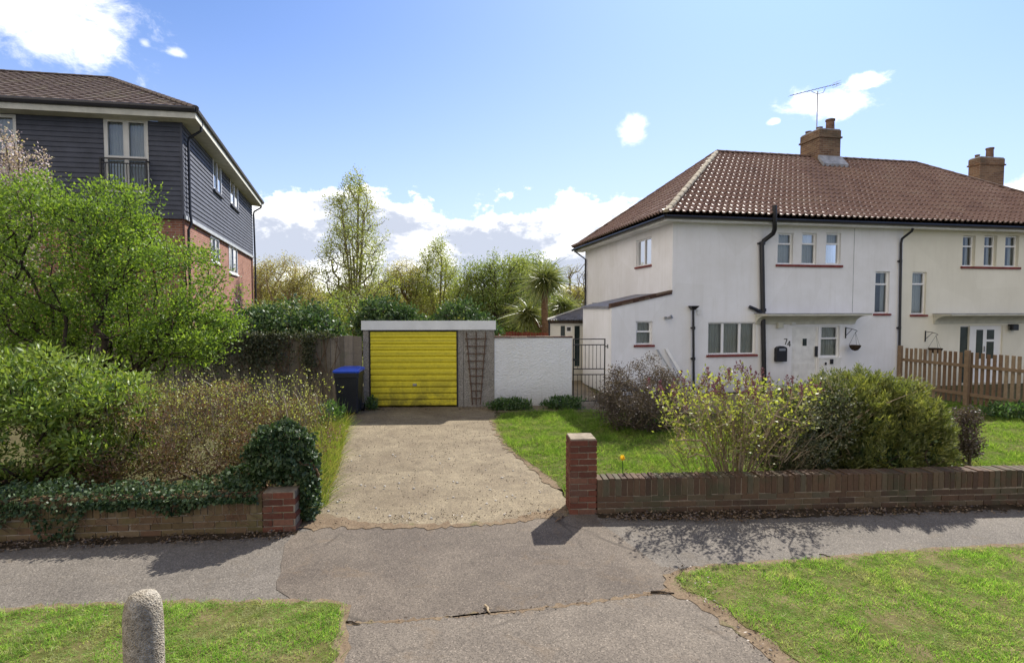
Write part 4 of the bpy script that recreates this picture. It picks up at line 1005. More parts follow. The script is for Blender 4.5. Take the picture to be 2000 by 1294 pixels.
# numerals 7 and 4
def num(par, pts, u, v, s=0.075):
    x, z = hf(u, v); mb = MB()
    for (x0, z0, x1_, z1_) in pts:
        dx, dz = x1_-x0, z1_-z0; L = math.hypot(dx, dz); nx, nz = -dz/L*0.010, dx/L*0.010
        P_ = [(x+x0*s+nx, -0.012, z+z0*s+nz), (x+x0*s-nx, -0.012, z+z0*s-nz), (x+x1_*s-nx, -0.012, z+z1_*s-nz), (x+x1_*s+nx, -0.012, z+z1_*s+nz)]
        mb.prism(P_, (0, 0.011, 0))
    mb.build('numeral', M['black_iron'], par)
num(house, [(-0.6, 1, 0.6, 1), (0.6, 1, -0.1, -1)], 1534, 667, 0.085)
num(house, [(0.25, 1, -0.65, -0.3), (-0.65, -0.3, 0.65, -0.3), (0.25, 1, 0.25, -1)], 1541, 671, 0.085)
# canopies over the doors
def canopy(u0, u1, par, light, right=True):
    x0, x1 = hf(u0, 614, -0.55)[0], hf(u1, 614, -0.55)[0]; z = hf((u0+u1)/2, 612.5, -0.55)[1]
    MB().box(x0, x1, -0.60, -0.003, z-0.055, z-0.006).build('canopy', M['soffit_paint'], par)
    MB().box(x0-0.015, x1+0.015, -0.615, -0.001, z-0.0055, z+0.012).build('canopy_flashing', M['lead'], par)
    prof = [(-0.004, z-0.056), (-0.52, z-0.056)] + [(-0.50+0.46*math.sin(PI/2*k/8), z-0.06-0.25*(1-math.cos(PI/2*k/8))) for k in range(9)] + [(-0.004, z-0.32)]
    MB().prism([(x0+0.03, y_, z_) for y_, z_ in prof], (x1-x0-0.06, 0, 0)).build('canopy_cove', M['soffit_paint'], par)
canopy(1497, 1700, house, None); canopy(1855, 2075, house, None)
r4 = rect(1515, 629, 1526, 640); MB().bbox(r4[0], r4[1], -0.12, -0.004, r4[2], r4[3], 0.015).build('porch_lamp', M['soffit_paint'], house)
r4 = rect(1543, 629, 1551, 634); MB().bbox(r4[0], r4[1], -0.08, -0.004, r4[2], r4[3], 0.01).build('porch_lamp', M['lamp_glass'], house)
# cream porch: glazed door and dark side light
a, b, c, d = cside
MB().box(a+0.03, b, 0.06, 0.08, c, d-0.03).build('porch_glazing', M['green_glass'], house)
MB().box(a, a+0.028, 0.03, 0.1, c, d).box(a+0.03, b, 0.03, 0.1, d-0.028, d).build('porch_frame', M['white_plastic'], house)
a, b, c, d = cdoor; L = b-a
dd_ = MB().box(a+0.012, b, 0.05, 0.10, c, d).build('front_door', M['white_plastic'], house)
for (f0, f1, g0, g1) in ((0.24, 0.44, 0.42, 0.93), (0.56, 0.78, 0.42, 0.72), (0.56, 0.78, 0.76, 0.93)):
    MB().box(a+L*f0, a+L*f1, 0.042, 0.049, c+(d-c)*g0, c+(d-c)*g1).build('door_light', M['green_glass'], dd_)
MB().box(a+L*0.48, a+L*0.50, 0.02, 0.049, c+1.0, c+1.18).build('handle', M['grey_metal'], dd_)
r4 = rect(1967, 629, 1979, 648); MB().bbox(r4[0], r4[1], -0.18, -0.06, r4[2]+0.06, r4[3]-0.06, 0.02).box(r4[0]+0.03, r4[0]+0.06, -0.059, -0.003, r4[3]-0.12, r4[3]-0.07).build('wall_lantern', M['black_iron'], house)
# pipes
def pp(u, v, off=-0.08): x, z = hf(u, v, off); return (x, off, z)
def pipe(pts, r, name, m='black_plastic', collars=()):
    mb = MB(); mb.tube(pts, r, 10)
    for p in collars: mb.tube([(p[0], p[1], p[2]-0.045), (p[0], p[1], p[2]+0.045)], r*1.28, 10); mb.box(p[0]-r*1.8, p[0]+r*1.8, p[1]+r*0.4, -0.003, p[2]-0.02, p[2]+0.02)
    return mb.build(name, M[m], house, True, 40)
a0 = pp(1513, 401, -0.5); 
pipe([a0, pp(1513, 432, -0.5), pp(1513, 447, -0.42), pp(1510, 456, -0.25), pp(1492, 470, -0.10), pp(1488, 480), pp(1493, 770)], 0.065, 'soil_pipe', collars=(pp(1489, 475, -0.08), pp(1491, 605, -0.08)))
pipe([pp(1490, 612), pp(1478, 605), pp(1464, 599)], 0.05, 'soil_pipe', collars=())
pipe([pp(1354, 602), pp(1355, 775)], 0.034, 'rain_pipe', collars=(pp(1355, 640), pp(1355, 700)))
x_, z_ = hf(1354, 601, -0.08); MB().loft([[(x_-0.04,-0.12,z_-0.06),(x_+0.04,-0.12,z_-0.06),(x_+0.04,-0.03,z_-0.06),(x_-0.04,-0.03,z_-0.06)], [(x_-0.12,-0.20,z_+0.04),(x_+0.12,-0.20,z_+0.04),(x_+0.12,-0.01,z_+0.04),(x_-0.12,-0.01,z_+0.04)], [(x_-0.125,-0.20,z_+0.06),(x_+0.125,-0.20,z_+0.06),(x_+0.125,-0.01,z_+0.06),(x_-0.125,-0.01,z_+0.06)]]).build('rain_hopper', M['black_plastic'], house)
pipe([pp(1783, 446, -0.44), pp(1781, 451, -0.40), pp(1762, 466, -0.07), pp(1760, 475, -0.06), pp(1755, 790, -0.06)], 0.036, 'rain_pipe', collars=(pp(1759, 510, -0.06), pp(1757, 640, -0.06)))
MB().tube([(-OV-0.04, DEP-0.1, ZG-0.1), (-OV-0.04, DEP-0.1, ZG-0.18), (-0.07, DEP-0.25, ZG-0.5), (-0.07, DEP-0.25, 0.1)], 0.036, 8).build('rain_pipe', M['black_plastic'], house, True, 40)
r4 = rect(1361, 604, 1369, 614); MB().box(r4[0], r4[1], -0.03, -0.003, r4[2], r4[3]).build('vent', M['white_paint'], house)
x_, z_ = hf(1300, 620); MB().bbox(x_-0.05, x_+0.02, -0.05, -0.003, z_-0.03, z_+0.03, 0.01).tube([(x_, -0.05, z_), (x_+0.03, -0.12, z_-0.01), (x_+0.09, -0.20, z_+0.03)], [0.02, 0.035, 0.06], 10).build('floodlight', M['grey_metal'], house)
x_ = hf(1667, 520)[0]; MB().box(x_-0.006, x_+0.006, -0.006, -0.001, hf(1667, 610)[1], ZE-0.03).build('movement_joint', M['lead'], house)

# letter box, hanging baskets, planks: things of their own
def hworld(x, y): return (HO[0]+x*math.cos(HA)-y*math.sin(HA), HO[1]+x*math.sin(HA)+y*math.cos(HA))
r4 = rect(1512, 675, 1532, 705); xm = (r4[0]+r4[1])/2; wx = hworld(xm, -0.004); hw = (r4[1]-r4[0])/2; hh = r4[3]-r4[2]
mbx = empty('letter_box', (wx[0], wx[1], r4[2]), HA, 'black arch-topped letter box on the white wall left of the door', 'letter box')
pr = [(-hw, 0)] + [(hw, 0)] + [(hw*math.cos(a_), hh-0.09+0.09*math.sin(a_)) for a_ in [PI*k/10 for k in range(11)]]
MB().prism([(x, -0.12, z) for x, z in pr], (0, 0.119, 0)).build('body', M['black_plastic'], mbx)
MB().box(-hw*0.6, hw*0.6, -0.135, -0.121, hh-0.14, hh-0.07).build('flap', M['grey_metal'], mbx)
def basket(u, v, label, w=0.16, grp=None):
    x, z = hf(u, v, -0.25); wx = hworld(x, -0.27)
    bk = empty('hanging_basket', (wx[0], wx[1], z), HA, label, 'hanging basket')
    MB().lathe([(0.02, -0.16), (w*0.5, -0.14), (w*0.85, -0.07), (w, 0.0), (w*0.9, 0.01), (0.02, 0.0)], n=16).build('basket', M['basket_brown'], bk)
    mb = MB()
    for k in range(3): mb.tube([(w*math.cos(k*2.1), w*math.sin(k*2.1), 0), (0, 0, 0.40)], 0.004, 4)
    mb.build('chain', M['black_iron'], bk)
    MB().tube([(-0.10, 0.262, 0.52), (-0.05, 0.1, 0.50), (0.0, -0.02, 0.46), (0.02, -0.05, 0.43), (0.0, 0.0, 0.40)], 0.009, 6).box(-0.12, -0.09, 0.245, 0.263, 0.20, 0.54).tube([(-0.10, 0.25, 0.28), (-0.04, 0.08, 0.49)], 0.008, 6).build('bracket', M['black_iron'], bk)
    return bk
basket(1669, 674, 'empty brown hanging basket on the white wall right of the door with numerals')
basket(1826, 680, 'empty hanging basket on the cream wall above the picket fence', 0.19)
for (u0, v0, u1, v1, th, lb) in ((1284, 682, 1330, 790, 0.02, 'thin grey plank leaning on the wall beneath the small side window'), (1302, 681, 1345, 775, 0.05, 'wide white plank leaning on the wall left of the black rainwater pipe')):
    x, z = hf(u0, v0, -0.04); x2 = hf(u1, v1, -0.04)[0]; wx = hworld((x+x2)/2, -0.1)
    MBt = MB().prism([((x-x2)/2-th, 0.06, z), ((x-x2)/2+th, 0.06, z), ((x2-x)/2+th, -0.25, 0.02), ((x2-x)/2-th, -0.25, 0.02)], (0, 0.025, 0))
    o = MBt.build('plank', M['pale_trim' if th < 0.03 else 'white_paint']); o.location = (wx[0], wx[1], 0); o.rotation_euler = (0, 0, HA); tag(o, lb, 'plank')

# ------------------------------------------------------------------ low outbuilding with corrugated roof behind the gate
ob = empty('outbuilding', (HO[0], HO[1], 0), HA, 'low cream outbuilding with a grey corrugated roof behind the iron gate', 'outbuilding')
y0 = 3.1
XL = hf(1074, 640, y0)[0]; ZO = hf(1130, 629, y0)[1]
def orect(u0, v0, u1, v1): return rect(u0, v0, u1, v1, y0)
TO = lambda s, d, z: (s, d+y0, z)
h1, h2, h3 = orect(1095, 636, 1104, 655), orect(1106, 637, 1117, 648), orect(1122, 636, 1133, 687)
h3 = (h3[0], h3[1], 0.5, h3[3]); h1 = (h1[0], h1[1], 1.0, h1[3])
mb = MB(TO); holed_wall(mb, XL, -0.01, 0, ZO, [h1, h2, h3], 0.08); mb.add([(XL,0,0),(-0.55,2.45,0),(-0.55,2.45,ZO+0.3),(XL,0,ZO)], [(0,1,2,3)]); mb.build('wall', M['cream_wall'], ob)
for h in (h1, h3): MB(TO).box(h[0], h[1], 0.05, 0.07, h[2], h[3]).build('door_glazing', M['green_glass'], ob)
window(ob, TO, *h2, curtain=None, set_in=0.02, fw=0.03)
r5 = orect(1138, 636, 1160, 700); MB(TO).box(r5[0], r5[1], -0.03, -0.004, 0.1, r5[3]).build('door', M['cream_wall'], ob)
P0 = (XL-0.12, y0-0.15, ZO+0.08); P1 = (-0.02, y0-0.15, ZO+0.08)
pk = hf(1154, 596, 5.6); P3 = (pk[0], 5.6, pk[1]); P2 = (-0.02, 5.6, pk[1])
mb = MB(); tiled(mb, P0, P1, P3, P2, 1, period=0.09, amp=0.018, lip=0.0, spp=8); mb.build('roof', M['corrugated'], ob, True, 40)
MB().tube([up(P0, 0.03), up(P3, 0.03)], 0.03, 6).build('hip_trim', M['soffit_paint'], ob)
MB().box(XL-0.10, -0.02, y0-0.12, y0-0.09, ZO-0.03, ZO+0.05).build('eaves_board', M['bark_dark'], ob)
MB().box(pk[0]+0.02, -0.01, 5.45, 5.5, pk[1]-0.02, pk[1]+0.10).build('flashing', M['lead'], ob)
MB().tube([(XL-0.05, y0-0.12, ZO+0.02), (XL-0.05, y0-0.12, 0.05)], 0.03, 8).build('rain_pipe', M['black_plastic'], ob)

# ------------------------------------------------------------------ next house along, mostly hidden, only its stack shows
nb_ = empty('neighbour_house', (HO[0], HO[1], 0), HA, 'further house hidden behind the right hip of the pantile roof, only its brick chimney showing', 'house')
MB().box(17.6, 30, 1.5, 9.5, 0, 4.8).build('wall', M['cream_render'], nb_)
MB().prism([(17.5, 1.1, 4.81), (17.5, 9.9, 4.81), (17.5, 5.5, 7.55)], (12.6, 0, 0)).build('roof', M['pantile'], nb_)
c2z = hf(1940, 307, 5.0)[1]; cx0 = hf(1914, 340, 5.0)[0]; cx1 = hf(1961, 340, 5.0)[0]
stack(nb_, cx0, cx1, 5.0, 5.5, 6.6, c2z, [(cx0+0.2, 5.3, 0.09, 0.14), (cx0+0.62*(cx1-cx0), 5.25, 0.14, 0.45)], 0)

# ------------------------------------------------------------------ block of flats, left
D0 = 16.2
FO = (AT(360, 420, D0).x, D0)
FA = R(9.5); far = AT(494, 500, 29.1); sdir = Vector((far.x-FO[0], 29.1-FO[1])); SL = sdir.length; SAng = math.atan2(sdir.y, sdir.x)
ZB = PL(357, 420, FO, FA)[1]; ZT = PL(360, 240, FO, FA)[1]
fl = empty('block_of_flats', (FO[0], FO[1], 0), FA, 'three-storey block of flats with dark grey cladding over red brick', 'building')
# child coordinates: front along -x; side along (cs, sn)
cs, sn = math.cos(SAng-FA), math.sin(SAng-FA)
TFl = lambda s, d, z: (s, d, z)                             # s from -L to 0
TSl = lambda s, d, z: (cs*s - sn*d*1.0, sn*s + cs*d, z)    # s back along the side, d inward (towards -x)
def ff(u, v): return PL(u, v, FO, FA)
def fs(u, v): return PL(u, v, FO, SAng)
def frect(u0, v0, u1, v1): a = ff(u0, (v0+v1)/2)[0]; b = ff(u1, (v0+v1)/2)[0]; um=(u0+u1)/2; return (a, b, ff(um, v1)[1], ff(um, v0)[1])
def srect(u0, v0, u1, v1): a = fs(u0, (v0+v1)/2)[0]; b = fs(u1, (v0+v1)/2)[0]; um=(u0+u1)/2; return (a, b, fs(um, v1)[1], fs(um, v0)[1])
LF = 17.0
fw1 = frect(204, 233, 291, 376); fw2 = frect(-60, 222, 33, 299); 
s1 = srect(415, 312, 431, 375); s2 = srect(449, 351, 464, 404); s3 = srect(415, 465, 431, 512); s4 = srect(450, 483, 466, 534)
def cladding(T, s0, s1_, z0, z1, holes, name, bh=0.15):
    mb = MB(T); nrow = int((z1-z0)/bh)+1; bh = (z1-z0)/nrow
    for i in range(nrow):
        za, zb_ = z0+i*bh, z0+(i+1)*bh
        cuts = sorted(set([za, zb_] + [z for h in holes for z in (h[2], h[3]) if za+0.002 < z < zb_-0.002]))
        for j in range(len(cuts)-1):
            c0, c1 = cuts[j], cuts[j+1]; zm = (c0+c1)/2
            S = [s0]; 
            for h in sorted(holes):
                if h[2] < zm < h[3]: S += [h[0], h[1]]
            S.append(s1_)
            for k in range(0, len(S), 2):
                a, b = S[k], S[k+1]
                d0_ = -0.028*(1-(c0-za)/bh); d1_ = -0.028*(1-(c1-za)/bh)
                mb.add([(a, d0_, c0), (b, d0_, c0), (b, d1_, c1), (a, d1_, c1), (a, 0.0, c0), (b, 0.0, c0)], [(0,1,2,3), (0,4,5,1)])
    for a, b, c, d in holes:
        mb.add([(a,-0.02,c),(b,-0.02,c),(b,-0.02,d),(a,-0.02,d),(a,.12,c),(b,.12,c),(b,.12,d),(a,.12,d)], [(0,4,5,1),(1,5,6,2),(2,6,7,3),(3,7,4,0)])
    return mb.build(name, M['grey_cladding_paint'], fl)
cladding(TFl, -LF, -0.0, ZB, ZT, [fw1, fw2], 'cladding'); cladding(TSl, 0.0, SL, ZB, ZT, [s1, s2], 'cladding')
MB().box(-0.055, 0.012, -0.032, 0.06, ZB, ZT-0.005).build('corner_post', M['grey_cladding_paint'], fl)
mb = MB(TSl); holed_wall(mb, 0.02, SL, 0, ZB-0.02, [s3, s4]); mb.T = None; V = [TSl(s_, d_+0.06, z_) for s_, d_, z_ in mb.V]; mb.V = V; mb.build('brick_wall', M['flat_brick'], fl)
mb = MB(); holed_wall(mb, -LF, -0.02, 0, ZB-0.02, []); mb.V = [(x, y+0.06, z) for x, y, z in mb.V]; mb.build('brick_wall', M['flat_brick'], fl)
mb = MB(TSl); mb.box(0, SL, -0.05, 0.0, ZB-0.12, ZB-0.005); mb.build('trim_board', M['pale_trim'], fl)
MB().box(-LF, -0.02, -0.05, 0.0, ZB-0.12, ZB-0.005).build('trim_board', M['grey_cladding_paint'], fl)
pfar = TSl(SL, 0, 0)
MB().prism([(pfar[0], pfar[1], 0), (pfar[0]-LF, pfar[1], 0), (pfar[0]-LF, pfar[1], ZT), (pfar[0], pfar[1], ZT)], (0, -0.1, 0)).build('rear_wall', M['flat_brick'], fl)
OWM = 'off_white_frame'
w1 = window(fl, TFl, *fw1, verts=(0.5,), trans=[0.47, 0.47], curtain='full', fm=OWM, fw=0.09, wide_v=0.11, set_in=-0.01, thick=0.08)
w2 = window(fl, TFl, *fw2, verts=(0.5,), curtain='full', fm=OWM, fw=0.09, wide_v=0.11, set_in=-0.01, thick=0.08)
for s_ in (s1, s2): window(fl, TSl, *s_, verts=(0.5,), curtain='full', fm='white_plastic', fw=0.06, wide_v=0.07, set_in=-0.03, thick=0.07, sill=(0.05, 0.10, 0.10, 'grey_cladding_paint'))
for s_ in (s3, s4): window(fl, lambda a, b, c: TSl(a, b+0.06, c), *s_, verts=(0.5,), curtain='full', fm='white_plastic', fw=0.06, wide_v=0.07, set_in=-0.02, thick=0.07, sill=(0.05, 0.07, 0.07, 'white_paint'))
# juliet balcony
a, b, c, d = fw1; zt = ff(247, 312)[1]
jb = MB().box(a-0.03, b+0.03, -0.20, -0.16, zt-0.04, zt).box(a-0.03, b+0.03, -0.20, -0.17, zt-0.17, zt-0.14).box(a-0.03, b+0.03, -0.20, -0.17, c+0.05, c+0.09).box(a-0.03, a+0.01, -0.20, -0.03, zt-0.081, zt-0.042).box(b-0.01, b+0.03, -0.20, -0.03, zt-0.081, zt-0.042).box(a-0.03, a+0.01, -0.21, -0.171, c+0.05, zt-0.042).box(b-0.01, b+0.03, -0.21, -0.171, c+0.05, zt-0.042).build('balcony_rail', M['black_iron'], fl)
mb = MB()
for k in range(15): x = a + (b-a)*(k+0.5)/15; mb.box(x-0.008, x+0.008, -0.195, -0.179, c+0.091, zt-0.171)
mb.build('balcony_bars', M['black_iron'], jb)
# roof with overhang
ov = 0.50
def off_pt(s, d, T): return T(s, d, 0)
# corners of the eaves, worked out in the building's own plan
import itertools
def inter(p, d, q, e):
    den = d[0]*e[1]-d[1]*e[0]; t_ = ((q[0]-p[0])*e[1]-(q[1]-p[1])*e[0])/den; return (p[0]+d[0]*t_, p[1]+d[1]*t_)
c_front = inter((0, -ov), (1, 0), TSl(0, -ov, 0)[:2], (cs, sn))
c_back = inter((0, pfar[1]+ov), (1, 0), TSl(0, -ov, 0)[:2], (cs, sn))
ZGf = PL(380, 212, (FO[0], FO[1]-ov), FA)[1]
EF = (c_front[0], c_front[1], ZGf); EB = (c_back[0], c_back[1], ZGf); EL = (-LF, -ov, ZGf); EBL = (-LF, c_back[1], ZGf)
run = 6.4; apx = AT(215, 153, D0 + 5.2); 
def toloc(p): dx, dy = p[0]-FO[0], p[1]-FO[1]; return (dx*math.cos(FA)+dy*math.sin(FA), -dx*math.sin(FA)+dy*math.cos(FA))
al_ = toloc(apx); AP = (al_[0], al_[1], apx.z); APL = (-LF, al_[1], apx.z)
APB = (AP[0]-2.0, c_back[1]-5.0, apx.z-0.05)
mb = MB(); tiled(mb, EL, EF, APL, AP, 20, period=0.3, flat=True, spp=3, lip=0.03); mb.build('roof', M['brown_tile'], fl)
mb = MB(); tiled(mb, EF, EB, AP, APB, 20, period=0.3, flat=True, spp=3, lip=0.03); tiled(mb, EB, EBL, APB, (-LF, APB[1], APB[2]), 16, period=0.3, flat=True, spp=3, lip=0.03)
mb.add([AP, APB, (-LF, APB[1], APB[2]), APL], [(0,1,2,3)]); mb.build('roof', M['brown_tile'], fl)
mb = MB(); capline(mb, up(EF, 0.03), up(AP, 0.02), 20, 0.10); mb.build('hip_tiles', M['brown_tile'], fl)
mb = MB(); capline(mb, up(AP, 0.02), up(APL, 0.02), 20, 0.09); mb.build('ridge_tiles', M['brown_tile'], fl)
zs = ZT
sf = MB(); sf.add([(-LF, -ov+0.03, zs), (EF[0]-0.03, EF[1]+0.03, zs), (EB[0]-0.03, EB[1]-0.03, zs), TSl(SL, 0.1, zs), TSl(0, 0.1, zs), (-LF, 0.1, zs)], [(0, 1, 4, 5), (1, 2, 3, 4)])
sf.prism([(-LF, -ov+0.03, zs-0.005), (EF[0]-0.02, EF[1]+0.03, zs-0.005), (EF[0]-0.02, EF[1]+0.03, ZGf-0.03), (-LF, -ov+0.03, ZGf-0.03)], (0, 0.02, 0))
sf.prism([(EF[0]-0.02, EF[1]+0.055, zs-0.005), (EB[0]-0.02, EB[1], zs-0.005), (EB[0]-0.02, EB[1], ZGf-0.03), (EF[0]-0.02, EF[1]+0.055, ZGf-0.03)], (-0.02, 0, 0))
sf.build('soffit', M['soffit_paint'], fl)
MB().tube([up(EL, -0.03), up(EF, -0.03)], 0.085, 8).build('gutter', M['black_plastic'], fl)
MB().tube([up(EF, -0.03), up(EB, -0.03)], 0.085, 8).build('gutter', M['black_plastic'], fl)
def sp(s, d, z): return TSl(s, d, z)
MB().tube([sp(0.25, -ov+0.02, ZGf-0.08), sp(0.25, -ov+0.05, zs-0.12), sp(0.3, -0.12, zs-0.35), sp(0.3, -0.09, zs-0.5), sp(0.3, -0.09, ZB+0.1), sp(0.3, -0.12, ZB-0.2), sp(0.3, -0.03, ZB-0.4), sp(0.3, -0.03, 0.1)], 0.04, 8).build('rain_pipe', M['black_plastic'], fl, True, 40)
MB().tube([sp(SL-0.05, -ov+0.02, ZGf-0.08), sp(SL-0.05, -ov+0.05, zs-0.12), sp(SL-0.1, -0.12, zs-0.35), sp(SL-0.1, -0.09, zs-0.5), sp(SL-0.1, -0.12, ZB-0.2), sp(SL-0.1, -0.09, 0.1)], 0.045, 8).build('rain_pipe', M['black_plastic'], fl, True, 40)
# ------------------------------------------------------------------ planting
def ivy(name, label, pts, rng, size=0.06, m='leaf_ivy', parent=None):
    N = len(pts); D = rng.normal(0, 0.6, (N, 3)); D[:, 1] -= 0.5; D[:, 2] -= 0.5
    o = mesh_np(name, *leafset(pts, D, size, size*0.9, rng), M[m], parent)
    return o
rg = np.random.default_rng(101)
# 1 the big spring-green shrub
tree('spring_green_tree', (-7.15, 9.3, 0), [((-0.7, 0, 3.30), (1.75, 1.5, 1.45), 3), ((0.85, 0, 2.75), (1.3, 1.2, 1.05), 2.2), ((1.6, -0.1, 2.1), (0.85, 0.9, 0.55), 0.9), ((-2.4, 0, 2.7), (1.5, 1.4, 1.5), 2), ((0.2, 0, 4.1), (0.8, 0.7, 0.6), 0.5), ((-1.8, -0.3, 1.8), (1.6, 0.9, 0.7), 1.0), ((0.4, -0.2, 1.75), (1.3, 0.8, 0.5), 0.7), ((-1.2, 0, 4.3), (0.8, 0.7, 0.5), 0.4)], rg,
     'leaf_spring', 'bark_dark', 'large round bright spring-green tree filling the left garden in front of the flats', nattr=1700, per=70, sig=0.095, ls=0.056, lw=0.034, tip=0.0034, seg=0.25, jit=0.16, shell=0.5, zmin=1.1, up=0.4)
# 2 laurel-like bright hedge at far left
tree('evergreen_shrub', (-6.15, 6.75, 0), [((-0.2, 0, 1.0), (1.25, 0.75, 0.98), 3), ((0.75, 0.15, 1.0), (0.72, 0.6, 0.74), 1.5), ((-0.9, 0, 1.4), (0.8, 0.7, 0.6), 1)], rg,
     'leaf_laurel', 'bark_dark', 'dense glossy green shrub above the left end of the olive-stained wall', 'shrub', nattr=420, per=85, sig=0.09, ls=0.085, lw=0.034, tip=0.004, seg=0.25, shell=0.75, up=0.5)
# 3 brown twiggy hedge
hr, HP = tree('twiggy_hedge', (-4.3, 7.15, 0), [((-0.9, 0, 0.75), (0.95, 0.85, 0.68), 2), ((0.15, 0.1, 0.78), (0.95, 0.9, 0.70), 2), ((1.0, 0.2, 0.66), (0.75, 0.9, 0.60), 1.6), ((-1.5, -0.2, 0.6), (0.6, 0.6, 0.6), 1), ((0.4, -0.5, 0.45), (1.3, 0.4, 0.35), 1)], rg,
     'leaf_hedge', 'bark_grey', 'overgrown brown and yellow-green twiggy hedge behind the olive-stained wall', 'hedge', nattr=620, per=95, sig=0.06, ls=0.032, lw=0.022, tip=0.0022, expo=0.45, seg=0.2, shell=0.6, up=0.5, parts=('stems', 'foliage'))
n = 1500; x = rg.uniform(-1.7, 1.65, n); y = rg.uniform(-0.6, 1.0, n); z = rg.uniform(0.5, 1.22, n)
P = np.column_stack([x, y, z]); D = rg.normal(0, 0.25, P.shape); D[:, 2] = 1
mesh_np('shoots', *strands(P, D, 0.42, 0.008, rg, 0.12, 2), M['dry_twig'], hr)
k = 5200; idx = rg.integers(0, n, k); Q = P[idx] + D[idx]*rg.uniform(0.1, 0.42, (k, 1)) + rg.normal(0, 0.012, (k, 3))
mesh_np('shoot_leaves', *leafset(Q, rg.normal(0, 1, Q.shape) + np.array([0, 0, 1]), 0.030, 0.018, rg), M['leaf_bud'], hr)
# 4 ivy over the wall end and along its top
P = np.concatenate([ell(rg, (0.02, 0.0, 0.82), (0.37, 0.30, 0.36), 7000, 0.8), ell(rg, (-0.45, 0.08, 0.54), (0.28, 0.22, 0.12), 700, 0.6), ell(rg, (0.34, 0.02, 0.45), (0.11, 0.2, 0.48), 2600, 0.8)])
P = P[P[:, 2] > 0.03]
ie = empty('ivy_bush', (-2.72, 6.16, 0), 0, 'dark glossy ivy mound over the brick pier at the end of the olive-stained wall', 'ivy')
ivy('foliage', None, P, rg, 0.048, 'leaf_ivy', ie)
A, B, ra, rb = grow((0.1, 0.25, 0), P[::60], rg, 0.003, 0.5, 0.3, 0.15, 0.1); V, Fq = frusta(A, B, ra, rb, 5); mesh_np('stems', V, Fq, M['bark_brown'], ie, True)
ca, sa = math.cos(a5), math.sin(a5)
s_ = rg.uniform(0.3, 7.1, 13000); hang = 0.02 + 0.06*np.abs(sinnoise(np.column_stack([s_, s_*0]), 3, 5))
for c_, w_, d_ in ((4.95, 0.20, 0.42), (5.15, 0.13, 0.34), (4.4, 0.15, 0.2), (6.2, 0.25, 0.16), (5.6, 0.2, 0.08)): hang += d_*np.exp(-((s_-c_)/w_)**2)
hang *= np.where(s_ < 4.0, 0.75, 1.0); t_ = rg.uniform(0, 1, len(s_))
top_ = rg.uniform(0, 1, len(s_)) < 0.62
zz = np.where(top_, 0.40 + rg.uniform(0, 0.17, len(s_))*(0.6 + 0.5*np.abs(sinnoise(np.column_stack([s_, s_*0]), 5, 9))), np.maximum(0.42 - hang*t_**1.2, 0.02)); yy = np.where(top_, rg.uniform(-0.05, 0.36, len(s_)), -0.03 - rg.uniform(0, 0.035, len(s_)))
P = np.column_stack([s_, yy, zz]); iv = empty('trailing_ivy', (lw.location.x, lw.location.y, 0), a5, 'dark trailing ivy draped along the top of the olive-stained wall', 'ivy')
ivy('foliage', None, P, rg, 0.042, 'leaf_ivy', iv)
mb = MB()
for k in range(26):
    s0 = rg.uniform(3.2, 7.2); mb.tube([(s0, 0.05, 0.44), (s0+rg.normal(0, .1), -0.03, 0.40), (s0+rg.normal(0, .1), -0.03, 0.24), (s0+rg.normal(0, .15), -0.028, 0.10)], 0.004, 5)
mb.tube([(3.1 + 0.35*q, 0.05 + 0.02*math.sin(q*2.0), 0.44) for q in range(13)], 0.006, 5).build('stems', M['bark_brown'], iv)
# 5 blossom tree at the far left
bt = empty('blossom_tree', (-11.25, 12.1, 0), 0, 'pink-blossomed tree rising behind the spring-green tree at the left edge', 'tree')
P = []; roots = []
for k in range(15):
    bxx = rg.choice([rg.uniform(-1.0, -0.2), rg.uniform(0.35, 0.7)]); byy = rg.uniform(-0.8, 0.8); top = 6.25 - 0.45*abs(bxx-0.1)+rg.uniform(-0.7, 0.4); t = np.linspace(0, 1, 26)[:, None]
    P.append(np.array([[bxx*0.55, byy*0.5, top-2.4]])*(1-t) + np.array([[bxx, byy, top]])*t + rg.normal(0, 0.05, (26, 3)))
P = np.concatenate(P); A, B, ra, rb = grow((0, 0, 0), P, rg, 0.006, 0.5, 0.4, 0.3, 0.08); V, Fq = frusta(A, B, ra, rb, 6); mesh_np('trunk', V, Fq, M['bark_grey'], bt, True)
Q, off = around(rg, P, (0.07, 0.07, 0.09), 26); mesh_np('blossom', *leafset(Q, off + rg.normal(0, 0.05, Q.shape), 0.045, 0.04, rg), M['blossom'], bt)
Q, off = around(rg, P[::2], (0.12, 0.12, 0.12), 8); mesh_np('leaves', *leafset(Q, off, 0.05, 0.03, rg), M['leaf_olive'], bt)
